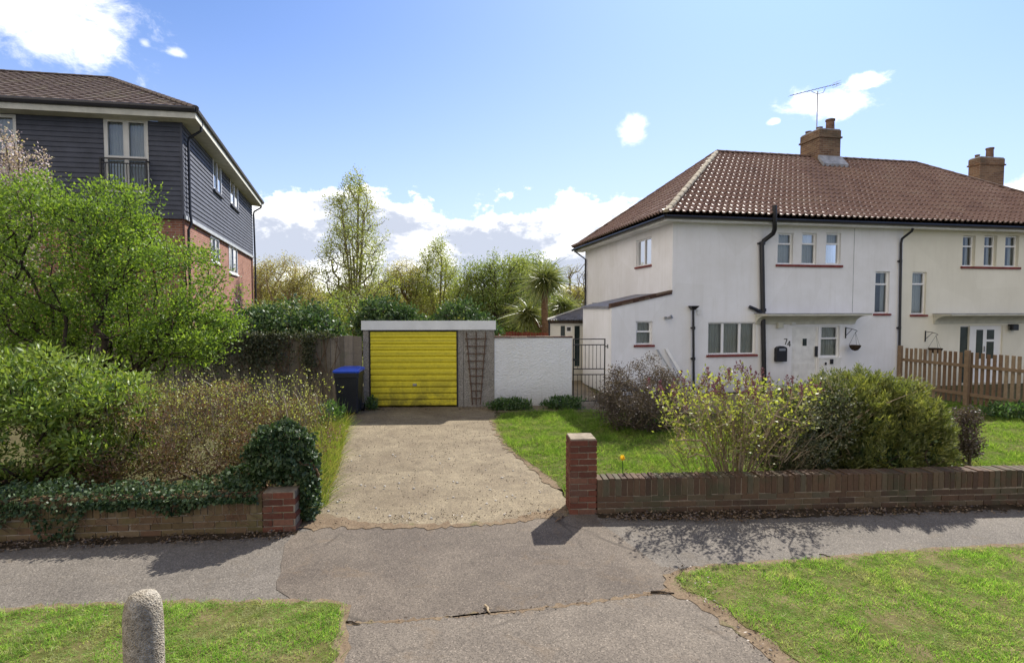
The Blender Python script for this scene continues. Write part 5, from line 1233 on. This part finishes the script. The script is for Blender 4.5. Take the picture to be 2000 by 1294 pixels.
# 6 ivy over the board fence
xs = np.concatenate([rg.normal(-2.35, 0.32, 1500), rg.normal(-1.25, 0.10, 600), rg.uniform(-5.5, -0.6, 1300), rg.normal(-3.6, 0.6, 1300)])
zt_ = np.concatenate([1.85 - np.abs(rg.normal(0, 0.5, 1500)), 1.8 - np.abs(rg.normal(0, 0.55, 600)), 1.84 + rg.normal(0, 0.05, 1300), 1.8 - np.abs(rg.normal(0, 0.5, 1300))])
P = np.column_stack([xs, -0.03 - rg.uniform(0, 0.07, len(xs)), np.maximum(zt_, 0.2)])
fi = empty('fence_ivy', (fo[0], fo[1], 0), fa, 'straggly dull ivy spilling over the top of the grey board fence', 'ivy'); ivy('foliage', None, P, rg, 0.06, 'leaf_ivy_dull', fi)
mb = MB()
for k in range(40):
    x0 = rg.choice([rg.normal(-1.9, 0.5), rg.uniform(-5, -0.3)]); mb.tube([(x0, -0.03, 1.85), (x0+rg.normal(0, .12), -0.035, 1.4), (x0+rg.normal(0, .2), -0.03, 0.9)], 0.006, 5)
mb.build('stems', M['bark_brown'], fi)
# 7-9 shrubs just behind fence and garage
tree('evergreen_shrub', (-6.3, 15.2, 0), [((0, 0, 1.75), (1.15, 0.9, 0.95), 2), ((0.7, 0, 1.6), (0.8, 0.8, 0.7), 1), ((-0.9, 0, 1.8), (0.8, 0.8, 0.75), 1)], rg, 'leaf_evergreen', 'bark_dark', 'dark glossy evergreen bush showing above the board fence nearest the flats', 'shrub', nattr=260, per=60, sig=0.13, ls=0.12, lw=0.07, shell=0.8, up=0.2)
tree('evergreen_shrub', (-4.9, 20.2, 0), [((0, 0, 1.9), (0.95, 0.9, 1.0), 2), ((0.9, 0, 1.7), (0.7, 0.7, 0.75), 1)], rg, 'leaf_evergreen', 'bark_dark', 'dark evergreen bush behind the left half of the garage roof', 'shrub', nattr=180, per=60, sig=0.14, ls=0.14, lw=0.08, shell=0.8)
tree('evergreen_shrub', (-2.0, 20.4, 0), [((0, 0, 1.75), (1.0, 0.9, 0.95), 2), ((0.7, 0, 1.5), (0.7, 0.7, 0.7), 1)], rg, 'leaf_evergreen', 'bark_dark', 'dark evergreen bush behind the right half of the garage roof', 'shrub', nattr=180, per=60, sig=0.14, ls=0.14, lw=0.08, shell=0.8)
tree('scrub_bush', (-6.6, 21.5, 0), [((0, 0, 1.7), (1.4, 1.0, 1.35), 2), ((1.3, 0, 1.5), (1.0, 0.8, 1.0), 1)], rg, 'leaf_mid', 'bark_grey', 'yellow-green scrubby bush above the fence beside the garage', 'shrub', nattr=260, per=60, sig=0.16, ls=0.09, lw=0.06, shell=0.6)
tree('scrub_bush', (-9.6, 22, 0), [((0, 0, 1.6), (1.8, 1.0, 1.2), 2)], rg, 'leaf_mid', 'bark_grey', 'scrubby bush behind the fence close to the corner of the flats', 'shrub', nattr=220, per=50, sig=0.16, ls=0.09, lw=0.06, shell=0.6)
# 11 the tall upright tree
def col_tree(name, base, prof, rg, leafm, barkm, label, nattr, per, sig, ls, lw, tip, upb=0.8, **kw):
    # prof: list of (z, half width)
    root = empty(name, base, 0, label, 'tree'); zs_ = [p[0] for p in prof]; ws = [p[1] for p in prof]
    z = rg.uniform(zs_[0], zs_[-1], nattr*3); w = np.interp(z, zs_, ws); keep = rg.uniform(0, max(ws), len(z)) < w; z = z[keep][:nattr]; w = w[keep][:nattr]
    a = rg.uniform(0, 2*PI, len(z)); r = w*np.sqrt(rg.uniform(0.08, 1, len(z)))*rg.uniform(0.8, 1.18, len(z)); lob = np.sin(a*3 + z*1.9) + 0.7*np.sin(a*2 - z*3.1 + 1); r = r*(1 + 0.20*lob); kk = lob + rg.normal(0, 0.9, len(z)) > -0.9; z = z[kk]; a = a[kk]; r = r[kk]; P = np.column_stack([r*np.cos(a) + kw.get('lean', 0)*z, r*np.sin(a)*0.9, z])
    roots = [[(0.02*q, 0, zs_[0]*0.6 + (zs_[-1]-zs_[0]*0.6)*0.82*q/12) for q in range(1, 13)]]
    for k in range(kw.get('leaders', 4)):
        a_ = rg.uniform(0, 6.3); h_ = rg.uniform(0.55, 0.85)*zs_[-1]; z0 = zs_[0]*0.7
        roots.append([(math.cos(a_)*q/8*0.30*max(ws), math.sin(a_)*q/8*0.30*max(ws), z0*0.6 + (h_-z0)*q/8) for q in range(1, 9)])
    A, B, ra, rb = grow((0, 0, 0), P, rg, tip, 0.45, 0.25, kw.get('seg', 0.35), 0.12, roots=roots); V, Fq = frusta(A, B, ra, rb, 6); mesh_np('trunk', V, Fq, M[barkm], root, True)
    Q, off = around(rg, P, (sig, sig, sig*1.3), per); keep = rg.uniform(0, 1, len(Q)) < np.repeat(rg.uniform(0.1, 1.0, len(P))**1.3, per); Q, off = Q[keep], off[keep]
    D = unit(off)*0.5 + rg.normal(0, 0.5, Q.shape); D[:, 2] += 0.4; mesh_np('crown', *leafset(Q, D, ls, lw, rg), M[leafm], root); return root
col_tree('tall_birch', (-9.1, 31, 0), [(1.6, 0.8), (2.6, 1.9), (3.7, 2.3), (5.0, 1.9), (7.0, 1.55), (8.6, 1.15), (9.5, 0.7), (10.3, 0.15)], rg, 'leaf_bud', 'bark_grey', 'tall slender tree with thin spring leaves standing above the fence', 1000, 62, 0.17, 0.10, 0.06, 0.0105, leaders=6)
# 10, 12, 13, 15 the other trees
T5 = dict(shell=0.35, jit=0.16, seg=0.5)
tree('willow_tree', (-16.6, 38, 0), [((0, 0, 4.1), (2.6, 2.0, 2.0), 2), ((-1.8, 0, 3.6), (1.8, 1.5, 1.9), 1), ((1.8, 0, 3.4), (1.6, 1.5, 1.7), 1)], rg, 'leaf_olive', 'bark_pale', 'rounded pale olive tree next to the corner of the flats', nattr=600, per=85, sig=0.26, ls=0.11, lw=0.05, tip=0.016, up=-0.2, **T5)
col_tree('young_tree', (-4.7, 34, 0), [(1.2, 1.3), (2.5, 1.9), (4.0, 1.8), (5.4, 1.1), (6.7, 0.15)], rg, 'leaf_bud', 'bark_grey', 'pointed yellow-green tree above the middle of the garage', 600, 90, 0.24, 0.11, 0.06, 0.010, leaders=5)
tree('orange_tree', (-7.4, 35, 0), [((0, 0, 3.4), (1.7, 1.5, 1.9), 1), ((0.6, 0, 4.4), (1.0, 1.0, 1.2), 0.6)], rg, 'leaf_olive', 'bark_brown', 'bronze-tinted thinly leaved tree between the tall slender tree and the garage', nattr=360, per=70, sig=0.25, ls=0.10, lw=0.05, tip=0.012, up=0.2, **T5)
tree('leafy_tree', (-1.3, 31, 0), [((0, 0, 3.2), (2.0, 1.6, 2.3), 2), ((1.2, 0, 3.9), (1.5, 1.4, 1.75), 1.5), ((-1.0, 0, 3.3), (1.2, 1.2, 1.4), 1)], rg, 'leaf_mid', 'bark_dark', 'broad mid-green tree left of the cabbage palm', nattr=520, per=60, sig=0.22, ls=0.12, lw=0.07, tip=0.01, up=0.2, **T5)
tree('leafy_tree', (0.9, 34, 0), [((0, 0, 3.6), (1.7, 1.6, 2.4), 2), ((0.8, 0, 4.3), (1.0, 1.2, 1.3), 1)], rg, 'leaf_mid', 'bark_dark', 'taller grey-green tree directly behind the cabbage palm', nattr=360, per=50, sig=0.22, ls=0.12, lw=0.07, tip=0.01, up=0.2, **T5)
tree('bare_tree', (5.2, 42, 0), [((0, 0, 4.2), (1.6, 1.4, 1.9), 1)], rg, 'leaf_olive', 'bark_grey', 'almost bare grey tree beside the rear corner of the white house', nattr=300, per=6, sig=0.2, ls=0.09, lw=0.05, tip=0.012, **T5)
tree('bare_tree', (-12.6, 44, 0), [((0, 0, 3.6), (2.0, 1.4, 1.9), 1)], rg, 'leaf_olive', 'bark_grey', 'thin nearly bare tree left of the tall slender tree', nattr=300, per=12, sig=0.25, ls=0.1, lw=0.05, tip=0.014, **T5)
# far hedge line
for k, (x, y, w, h) in enumerate([(-20, 46, 4.5, 4.4), (-13, 45, 4.0, 4.2), (-6.5, 46, 4.0, 4.0), (0.5, 44, 4.0, 4.4), (7.0, 46, 4.0, 4.3), (-27, 47, 4.5, 4.4), (13.5, 46, 4, 4.2)]):
    lab = ['leftmost far hedge tree seen past the flats', 'far hedge tree behind the pale olive tree', 'far hedge tree behind the bronze-tinted tree', 'far hedge tree behind the broad mid-green tree', 'far hedge tree behind the almost bare grey tree', 'far hedge tree hidden behind the flats', 'far hedge tree hidden behind the white house'][k]
    tree('hedge_tree', (x, y, 0), [((0, 0, h*0.5), (w, 1.6, h*0.5), 2)], rg, 'leaf_mid' if k % 2 else 'leaf_olive', 'bark_grey', lab, 'tree', 'hedge trees in the far background', nattr=300, per=100, sig=0.32, ls=0.2, lw=0.12, tip=0.01, shell=0.6)
# 14 cordyline / cabbage palm
cp_ = empty('cabbage_palm', (1.55, 25, 0), 0, 'cabbage palm with a bare tan trunk and spiky rosette heads behind the outbuilding', 'palm')
MB().tube([(0, 0, 0), (0.02, 0, 1.2), (-0.03, 0, 2.6), (0.02, 0, 3.6)], [0.20, 0.17, 0.15, 0.13], 12).tube([(-0.03, 0, 1.5), (0.5, 0.5, 2.0), (0.93, 0.88, 2.45)], [0.09, 0.07, 0.06], 8).tube([(0.0, 0, 1.3), (-0.4, 0.5, 1.8), (-0.73, 0.88, 2.15)], [0.09, 0.07, 0.06], 8).build('trunk', M['bark_brown'], cp_, True)
for (hx, hy, hz_, n_, ll) in ((0.02, 0, 3.80, 1500, 1.12), (0.95, 0.9, 2.5, 900, 0.95), (-0.75, 0.9, 2.2, 900, 0.95), (0.25, 1.1, 1.6, 700, 0.95)):
    d = unit(rg.normal(0, 1, (n_, 3))); d[:, 2] = d[:, 2]*0.85 + 0.12; P = np.array([[hx, hy, hz_]]) + d*0.06
    mesh_np('leaf_head', *strands(P, d, ll*0.86, 0.048, rg, 0.38, 4), M['palm_leaf'], cp_)
# 25 reddish fence behind the rendered wall
rf = empty('red_fence', (-0.9, 24, 0), R(4), 'low red-brown board fence seen over the white rendered wall', 'fence')
mb = MB(); x = 0
while x < 3.6: mb.box(x, x+0.11, 0, 0.02, 0.02, 1.42 - 0.03*x + 0.02*math.sin(x*9)); x += 0.125
mb.build('boards', M['red_fence'], rf); MB().box(0, 3.6, 0.021, 0.06, 1.1, 1.18).build('rail', M['red_fence'], rf)

# right garden ------------------------------------------------------
# 17 dense brown round shrub
tree('brown_shrub', (2.60, 10.75, 0), [((0, 0, 0.72), (0.80, 0.75, 0.66), 2), ((-0.35, 0, 0.5), (0.5, 0.5, 0.5), 0.8), ((0.4, 0, 0.55), (0.55, 0.5, 0.55), 0.8)], rg, 'leaf_purple', 'bark_grey', 'dense rounded brown-purple shrub on the lawn below the small side window', 'shrub', nattr=360, per=90, sig=0.075, ls=0.034, lw=0.026, tip=0.003, seg=0.2, shell=0.85, up=0.4)
# 18 lilac
P = []
for k in range(430):
    a_ = rg.uniform(0, 2*PI); sp_ = rg.uniform(0.02, 1.0)**0.7; h = rg.uniform(0.12, 1.0)**0.8
    P.append((1.18*sp_*math.cos(a_)*(0.55+0.5*h) - 0.05, 0.80*sp_*math.sin(a_)*(0.4+0.6*h), 0.30 + 1.38*h*(1-0.22*sp_**2)))
P = np.array(P); lil = empty('lilac_bush', (2.98, 7.05, 0), 0, 'sparse many-stemmed bush with yellow-green leaves and purple flower buds behind the brown brick wall', 'shrub')
roots = []
for k in range(26):
    a_ = k*2.4; tl_ = rg.uniform(0.06, 0.62); hh_ = rg.uniform(0.7, 1.15); r0 = rg.uniform(0.03, 0.16)
    roots.append([(math.cos(a_)*(r0 + tl_*f**1.25*hh_), math.sin(a_)*(r0 + tl_*0.8*f**1.25*hh_), hh_*f) for f in np.linspace(0.06, 1, 7)])
A, B, ra, rb = grow((0, 0, 0), P, rg, 0.0034, 0.42, 0.06, 0.14, 0.14, roots=roots, maxr=0.022); V, Fq = frusta(A, B, ra, rb, 6); mesh_np('stems', V, Fq, M['bark_pale'], lil, True)
n = 900; a_ = rg.uniform(0, 2*PI, n); rr_ = rg.uniform(0.02, 0.9, n); Q = np.column_stack([np.cos(a_)*rr_, np.sin(a_)*rr_*0.7, rg.uniform(0.25, 0.95, n)]); D = Q*np.array([0.9, 0.7, 0]) + rg.normal(0, 0.25, Q.shape); D[:, 2] = 1
mesh_np('twigs', *strands(Q, D, 0.42, 0.008, rg, 0.15, 3), M['dry_twig'], lil)
Q, off = around(rg, P, (0.045, 0.045, 0.045), 7); D = unit(off) + rg.normal(0, 0.4, Q.shape); D[:, 2] += 0.5
mesh_np('leaves', *leafset(Q, D, 0.052, 0.032, rg), M['leaf_lilac'], lil)
bi = rg.uniform(0, 1, len(A)) < 0.16; Q, off = around(rg, B[bi & (B[:, 2] > 0.40)], (0.03, 0.03, 0.03), 3); mesh_np('small_leaves', *leafset(Q, off + np.array([0, 0, 0.03]), 0.036, 0.022, rg), M['leaf_lilac'], lil)
tp = P[(P[:, 2] > 1.2) & (rg.uniform(0, 1, len(P)) < 0.5)]; t = np.repeat(tp, 34, axis=0); h = rg.uniform(0, 1, (len(t), 1))
Q = t + np.concatenate([rg.normal(0, 0.020, (len(t), 2))*(1.15-h), 0.02 + h*0.15], axis=1); mesh_np('flower_buds', *leafset(Q, rg.normal(0, 0.7, Q.shape) + np.array([0, 0, 1]), 0.030, 0.020, rg), M['bud_purple'], lil)
# 19 grey scrub between lilac and conifer
sc_, SP_ = tree('twiggy_shrub', (4.15, 7.5, 0), [((0, 0, 0.75), (0.62, 0.6, 0.65), 2), ((0.35, 0.1, 0.9), (0.5, 0.4, 0.5), 1), ((-0.35, 0, 0.5), (0.45, 0.45, 0.45), 1)], rg, 'leaf_grey_shrub', 'bark_pale', 'grey-green twiggy shrub between the budding bush and the domed conifer', 'shrub', nattr=420, per=100, sig=0.075, ls=0.045, lw=0.022, tip=0.003, seg=0.18, shell=0.6, up=0.4)
mb = MB()
for k in range(5):
    p = Vector((0.15+rg.normal(0, .15), -0.3, 0.75+rg.normal(0, .15))); q = p + Vector((0.75+rg.normal(0, .2), -0.05, 0.40+rg.normal(0, .2))); mb.tube([p, (p+q)/2 + Vector((0, 0, rg.normal(0, .04))), q], [0.009, 0.007, 0.003], 5)
mb.build('bare_twigs', M['bark_pale'], sc_)
# 20 the domed conifer
cn = empty('domed_conifer', (5.22, 7.85, 0), 0, 'broad domed yellow-tipped conifer bush behind the brown brick wall', 'shrub')
def dome(n, sh):
    d = unit(rg.normal(0, 1, (n, 3))); d[:, 2] = np.abs(d[:, 2]); th = np.arctan2(d[:, 1], d[:, 0])
    lump = 1 + 0.05*np.sin(th*7 + d[:, 2]*5) + 0.05*np.sin(th*13 - d[:, 2]*9) + rg.normal(0, 0.02, n)
    rad = (1 - sh*rg.uniform(0, 1, n)**2)*lump / (np.abs(d[:, 0])**2.7 + np.abs(d[:, 1])**2.7 + np.abs(d[:, 2])**2.7)**(1/2.7)
    P = d*rad[:, None]; P = P*np.array([0.98, 0.92, 1.38]); P[:, :2] *= (1.0 + 0.0*P[:, 2:3]); P[:, :2] *= np.clip(0.93 + P[:, 2:3]*0.12, 0, 1.05); return P, d
P, d = dome(2100, 0.12); ax = d*0.6 + rg.normal(0, 0.24, d.shape); ax[:, 2] += 0.45; ax = unit(ax); sz = rg.uniform(0.5, 1.35, len(P))
k = 46; i_ = np.repeat(np.arange(len(P)), k); f_ = rg.uniform(0, 1, len(i_)); sd2 = unit(np.cross(ax, rg.normal(0, 1, ax.shape)))[i_]; w_ = rg.normal(0, 1, len(i_))
Q = P[i_] + ax[i_]*((f_*0.20 - 0.10)*sz[i_])[:, None] + sd2*(w_*0.045*(1.1-f_)*sz[i_])[:, None] + rg.normal(0, 0.010, (len(i_), 3)); D = ax[i_] + sd2*(np.sign(w_)*0.55)[:, None] + rg.normal(0, 0.22, Q.shape)
mesh_np('foliage', *leafset(Q, D, 0.062, 0.015, rg), M['leaf_conifer'], cn)
P, d = dome(20000, 0.45); P = P*0.90; mesh_np('inner_foliage', *leafset(P, rg.normal(0, 1, P.shape), 0.08, 0.03, rg), M['leaf_evergreen'], cn)
P, d = dome(420, 0.35); A, B, ra, rb = grow((0, 0, 0), P, rg, 0.004, 0.5, 0.3, 0.3, 0.08); V, Fq = frusta(A, B, ra, rb, 5); mesh_np('branches', V, Fq, M['bark_dark'], cn, True)
# 21 small purple shrub
tree('small_purple_shrub', (7.15, 8.3, 0), [((0, 0, 0.5), (0.17, 0.17, 0.46), 1)], rg, 'leaf_purple', 'bark_grey', 'small upright purple-brown shrub right of the domed conifer', 'shrub', nattr=120, per=60, sig=0.045, ls=0.035, lw=0.025, tip=0.003, seg=0.15, shell=0.6)
# 22 weeds under the rendered wall, near the bin, near picket fence
def weeds(x, y, rx, ry, h, n, label, m='leaf_weed'):
    r0 = empty('weed_clump', (x, y, 0), 0, label, 'weeds')
    P = ell(rg, (0, 0, h*0.35), (rx, ry, h*0.6), n, 0.3); P = P[P[:, 2] > 0.01]; D = rg.normal(0, 0.6, P.shape); D[:, 2] += 0.7
    mesh_np('leaves', *leafset(P, D, 0.10, 0.035, rg), M[m], r0)
    m_ = 40; Q = np.column_stack([rg.uniform(-rx, rx, m_), rg.uniform(-ry, ry, m_)*0.6, np.full(m_, 0.0)]); D = rg.normal(0, 0.2, Q.shape); D[:, 2] = 1
    mesh_np('stems', *strands(Q, D, h*1.3, 0.010, rg, 0.1, 3), M[m], r0)
weeds(-0.05, 12.85, 0.55, 0.20, 0.30, 1300, 'dark green weeds at the foot of the white wall next to the garage')
weeds(1.25, 12.95, 0.50, 0.22, 0.33, 1300, 'dark green weeds at the foot of the white wall beside the iron gate')
weeds(-3.42, 12.9, 0.12, 0.15, 0.35, 260, 'small weed growing between the wheelie bin and the garage')
weeds(11.6, 11.9, 1.1, 0.35, 0.40, 1800, 'weeds in the grass along the wooden picket fence')
weeds(-3.95, 11.2, 0.4, 0.5, 0.5, 1100, 'leafy weeds at the far end of the hedge in front of the wheelie bin')
# 23 tulip
tl = empty('tulip', (1.50, 7.15, 0), 0, 'single yellow tulip on the lawn just behind the brown brick wall', 'flower')
MB().tube([(0, 0, 0), (0.01, 0, 0.2), (0.0, 0, 0.42)], 0.006, 6).build('stem', M['leaf_weed'], tl)
mb = MB()
for k in range(6):
    a_ = k*PI/3; c_, s0 = math.cos(a_), math.sin(a_); w_ = (-s0*0.022, c_*0.022)
    mb.add([(0.004*c_, 0.004*s0, 0.42), (0.030*c_+w_[0], 0.030*s0+w_[1], 0.455), (0.018*c_, 0.018*s0, 0.505), (0.030*c_-w_[0], 0.030*s0-w_[1], 0.455)], [(0, 1, 2, 3)])
mb.build('petals', M['petal_yellow'], tl)
P = np.zeros((5, 3)); D = rg.normal(0, 0.4, P.shape); D[:, 2] = 1; mesh_np('leaves', *strands(P, D, 0.26, 0.035, rg, 0.25, 4), M['leaf_weed'], tl)
# 24 twigs lying on the asphalt
def stick(u0, v0, u1, v1, r, label, m='bark_grey'):
    a_, b_ = G(u0, v0), G(u1, v1); L = math.hypot(b_[0]-a_[0], b_[1]-a_[1]); mb = MB()
    mb.tube([(0, 0, r+0.005), (L*0.4, 0.008, r*1.2+0.006), (L*0.7, -0.006, r+0.006), (L, 0.0, r*0.8+0.005)], [r, r*0.95, r*0.8, r*0.5], 7)
    mb.tube([(L*0.5, 0.0, r+0.006), (L*0.66, 0.03, r*1.3+0.006)], [r*0.5, r*0.25], 5)
    o = mb.build('twig', M[m], None, True); o.location = (a_[0], a_[1], 0); o.rotation_euler = (0, 0, math.atan2(b_[1]-a_[1], b_[0]-a_[0])); tag(o, label, 'twig')
stick(947, 1184, 957, 1199, 0.010, 'short pale twig in the middle of the asphalt seam', 'bark_pale')
stick(1271, 1158, 1317, 1160, 0.009, 'dark straight twig where the asphalt meets the right verge', 'bark_dark')
stick(676, 1216, 704, 1220, 0.007, 'small dark twig at the left end of the asphalt seam', 'bark_dark')
stick(1600, 1084, 1622, 1088, 0.007, 'dark twig at the pavement edge of the right verge', 'bark_dark')
stick(1100, 1009, 1085, 1020, 0.008, 'brown twig by the foot of the tall brick pier', 'bark_brown')
# ------------------------------------------------------------------ sky, sun, camera
SUN_AZ, SUN_EL = R(29.4), R(43.0)
sd_ = Vector((math.sin(SUN_AZ)*math.cos(SUN_EL), math.cos(SUN_AZ)*math.cos(SUN_EL), math.sin(SUN_EL)))
L = bpy.data.lights.new('sun', 'SUN'); L.energy = 5.0; L.angle = R(0.53); L.color = (1.0, 0.95, 0.87)
so = bpy.data.objects.new('sun', L); col.objects.link(so); so.rotation_euler = sd_.to_track_quat('Z', 'Y').to_euler(); so.location = (10, 20, 30)
wd = bpy.data.worlds.new('World'); scene.world = wd; wd.use_nodes = True
nt = wd.node_tree; N = nt.nodes; N.clear(); lk = nt.links.new
out = N.new('ShaderNodeOutputWorld'); bg = N.new('ShaderNodeBackground'); lk(bg.outputs[0], out.inputs[0]); bg.inputs[1].default_value = 0.12
sky = N.new('ShaderNodeTexSky'); sky.sky_type = 'NISHITA'; sky.sun_disc = False; sky.sun_elevation = SUN_EL; sky.sun_rotation = SUN_AZ
sky.air_density = 1.0; sky.dust_density = 0.6; sky.ozone_density = 2.0; sky.altitude = 0
def mth(op, a, b=0.0, clamp=False):
    n = N.new('ShaderNodeMath'); n.operation = op; n.use_clamp = clamp
    for i, v in enumerate((a, b)):
        if hasattr(v, 'links'): lk(v, n.inputs[i])
        else: n.inputs[i].default_value = v
    return n.outputs[0]
def mr(x, a, b, smooth=True):
    n = N.new('ShaderNodeMapRange'); n.interpolation_type = 'SMOOTHSTEP' if smooth else 'LINEAR'
    lk(x, n.inputs[0]); n.inputs[1].default_value = a; n.inputs[2].default_value = b; return n.outputs[0]
tc = N.new('ShaderNodeTexCoord'); sx = N.new('ShaderNodeSeparateXYZ'); lk(tc.outputs['Generated'], sx.inputs[0])
X, Y, Z = sx.outputs
hz = mth('SQRT', mth('ADD', mth('MULTIPLY', X, X), mth('MULTIPLY', Y, Y)))
az = mth('ARCTAN2', X, Y); el = mth('ARCTAN2', Z, hz)           # azimuth from straight ahead, elevation
cb = N.new('ShaderNodeCombineXYZ'); lk(az, cb.inputs[0]); lk(el, cb.inputs[1])
def nz(scale, detail=6, rough=0.6, loc=(0,0,0), sc=(1,1.5,1), dist=0.0):
    mp = N.new('ShaderNodeMapping'); mp.inputs['Location'].default_value = loc; mp.inputs['Scale'].default_value = sc; lk(cb.outputs[0], mp.inputs[0])
    n = N.new('ShaderNodeTexNoise'); n.inputs['Scale'].default_value = scale; n.inputs['Detail'].default_value = detail; n.inputs['Roughness'].default_value = rough; n.inputs['Distortion'].default_value = dist
    lk(mp.outputs[0], n.inputs['Vector']); return n.outputs['Fac']
def sphdir(u, v):
    d = ray(u, v); return math.atan2(d[0], d[1]), math.atan2(d[2], math.hypot(d[0], d[1]))
puff = nz(5.5, 10, 0.62, (3.1, 1.7, 0)); fine = nz(16, 9, 0.68, (0.3, 5, 0), dist=0.3)
# bank of cloud low down all round
thr = mth('ADD', mth('MULTIPLY', mth('SUBTRACT', puff, 0.5), 0.34), mth('MULTIPLY', mth('SUBTRACT', fine, 0.5), 0.07))
back = mr(Y, 0.25, -0.35)
top = mth('SUBTRACT', mth('ADD', thr, 0.198), mth('ADD', mth('MULTIPLY', back, 0.14), mth('MULTIPLY', mr(az, 0.40, 0.60), 0.09)))
bank = mr(mth('SUBTRACT', top, el), -0.003, 0.022)
blobs = []
def blob(u, v, ru, rv, soft=0.35, tilt=0.0, amp=1.0, ns=1.0):
    a0, e0 = sphdir(u, v); ra, re = ru / F * math.cos(a0)**1.2, rv / F
    dx = mth('SUBTRACT', az, a0); dy = mth('SUBTRACT', el, e0)
    dx2 = mth('ADD', mth('MULTIPLY', dx, math.cos(tilt)), mth('MULTIPLY', dy, math.sin(tilt)))
    dy2 = mth('SUBTRACT', mth('MULTIPLY', dy, math.cos(tilt)), mth('MULTIPLY', dx, math.sin(tilt)))
    q = mth('SQRT', mth('ADD', mth('POWER', mth('ABSOLUTE', mth('DIVIDE', dx2, ra)), 2.0), mth('POWER', mth('ABSOLUTE', mth('DIVIDE', dy2, re)), 2.0)))
    q = mth('ADD', q, mth('MULTIPLY', mth('SUBTRACT', fine, 0.5), 2.6*ns)); q = mth('ADD', q, mth('MULTIPLY', mth('SUBTRACT', puff, 0.5), 1.2*ns))
    m = mth('MULTIPLY', mr(q, 1.0+soft*0.3, 1.0-soft), amp); blobs.append(m)
blob(50, -10, 190, 75, 0.9, -0.1); blob(150, 60, 95, 42, 0.9, -0.2); blob(80, 80, 60, 22, 1.0, 0, 0.8)
blob(1237, 257, 25, 24, 0.9); blob(1610, 203, 80, 24, 0.7, -0.1); blob(1690, 161, 46, 12, 0.6, 0.05); blob(1513, 237, 12, 6, 0.6); blob(345, 103, 18, 8, 0.7, 0, 0.5); blob(282, 84, 12, 8, 0.7, 0, 0.4)
blob(2050, 365, 70, 24, 0.5)
mask = bank
for m in blobs: mask = mth('MAXIMUM', mask, m)
# grey undersides in the bank, bright tops
shade = nz(4.0, 8, 0.65, (7, 2.2, 0), (1, 2.2, 1))
und = mth('MULTIPLY', mr(mth('SUBTRACT', top, el), 0.015, 0.06), mr(shade, 0.36, 0.50))
und = mth('MULTIPLY', und, mr(el, 0.02, 0.05))
cc = N.new('ShaderNodeMix'); cc.data_type = 'RGBA'; lk(und, cc.inputs['Factor'])
cc.inputs['A'].default_value = (8.6, 8.5, 8.3, 1); cc.inputs['B'].default_value = (3.3, 3.6, 4.3, 1)
tint = N.new('ShaderNodeMix'); tint.data_type = 'RGBA'; tint.blend_type = 'MULTIPLY'; tint.inputs['Factor'].default_value = 1.0
def vm(op, a, b):
    n = N.new('ShaderNodeVectorMath'); n.operation = op
    for i, v in enumerate((a, b)):
        if hasattr(v, 'links'): lk(v, n.inputs[i])
        else: n.inputs[i].default_value = v
    return n.outputs[0]
SK = (3.8, 7.8, 26.0)
comp = vm('DIVIDE', sky.outputs[0], vm('ADD', vm('DIVIDE', sky.outputs[0], SK), (1, 1, 1)))
lk(comp, tint.inputs['A']); tint.inputs['B'].default_value = (0.92, 0.98, 1.10, 1)
fin = N.new('ShaderNodeMix'); fin.data_type = 'RGBA'; lk(mask, fin.inputs['Factor']); hzm = N.new('ShaderNodeMix'); hzm.data_type = 'RGBA'; azf = mth('MULTIPLY', mr(mth('ABSOLUTE', mth('SUBTRACT', az, 0.30)), 0.95, 0.0), 0.24)
lk(mth('ADD', mth('MULTIPLY', mth('POWER', mr(el, 0.50, 0.12, False), 1.7), 0.55), azf, True), hzm.inputs['Factor'])
lk(tint.outputs['Result'], hzm.inputs['A']); hzm.inputs['B'].default_value = (4.5, 5.3, 7.4, 1); lk(hzm.outputs['Result'], fin.inputs['A']); lk(cc.outputs['Result'], fin.inputs['B'])
# unseen cloud added behind and left of the viewer, for neutral fill light
bn = N.new('ShaderNodeTexNoise'); bn.inputs['Scale'].default_value = 2.2; bn.inputs['Detail'].default_value = 8; lk(tc.outputs['Generated'], bn.inputs['Vector'])
bm_ = mth('MULTIPLY', mr(bn.outputs['Fac'], 0.30, 0.50), mr(mth('SUBTRACT', mth('MULTIPLY', X, -1.0), mth('MULTIPLY', Y, 0.9)), 0.10, 0.45)); bm_ = mth('MULTIPLY', bm_, mr(Z, 0.02, 0.12))
fb = N.new('ShaderNodeMix'); fb.data_type = 'RGBA'; lk(bm_, fb.inputs['Factor']); lk(fin.outputs['Result'], fb.inputs['A']); sclf = N.new('ShaderNodeVectorMath'); sclf.operation = 'SCALE'; sclf.inputs[0].default_value = (5.8, 5.2, 4.5); lk(mth('ADD', 1.0, mth('MULTIPLY', mr(X, -0.3, -0.9), 0.45)), sclf.inputs['Scale']); lk(sclf.outputs[0], fb.inputs['B'])  # added cloud is brighter to the left, to lift the side wall
lk(fb.outputs['Result'], bg.inputs[0])

cam = bpy.data.cameras.new('camera'); co = bpy.data.objects.new('camera', cam); col.objects.link(co)
co.location = (0, 0, CAMH); co.rotation_euler = (PI/2 - PITCH, 0, 0)
cam.sensor_width = 36; cam.lens = F / 2000 * 36; cam.clip_end = 2000; cam.clip_start = 0.05
scene.camera = co
scene.render.resolution_x = 1024; scene.render.resolution_y = 662
vs = scene.view_settings; vs.view_transform = 'Standard'; vs.look = 'None'; vs.exposure = 0.75; vs.gamma = 1.0
scene.cycles.max_bounces = 6; scene.cycles.transparent_max_bounces = 12; scene.cycles.caustics_reflective = False; scene.cycles.caustics_refractive = False
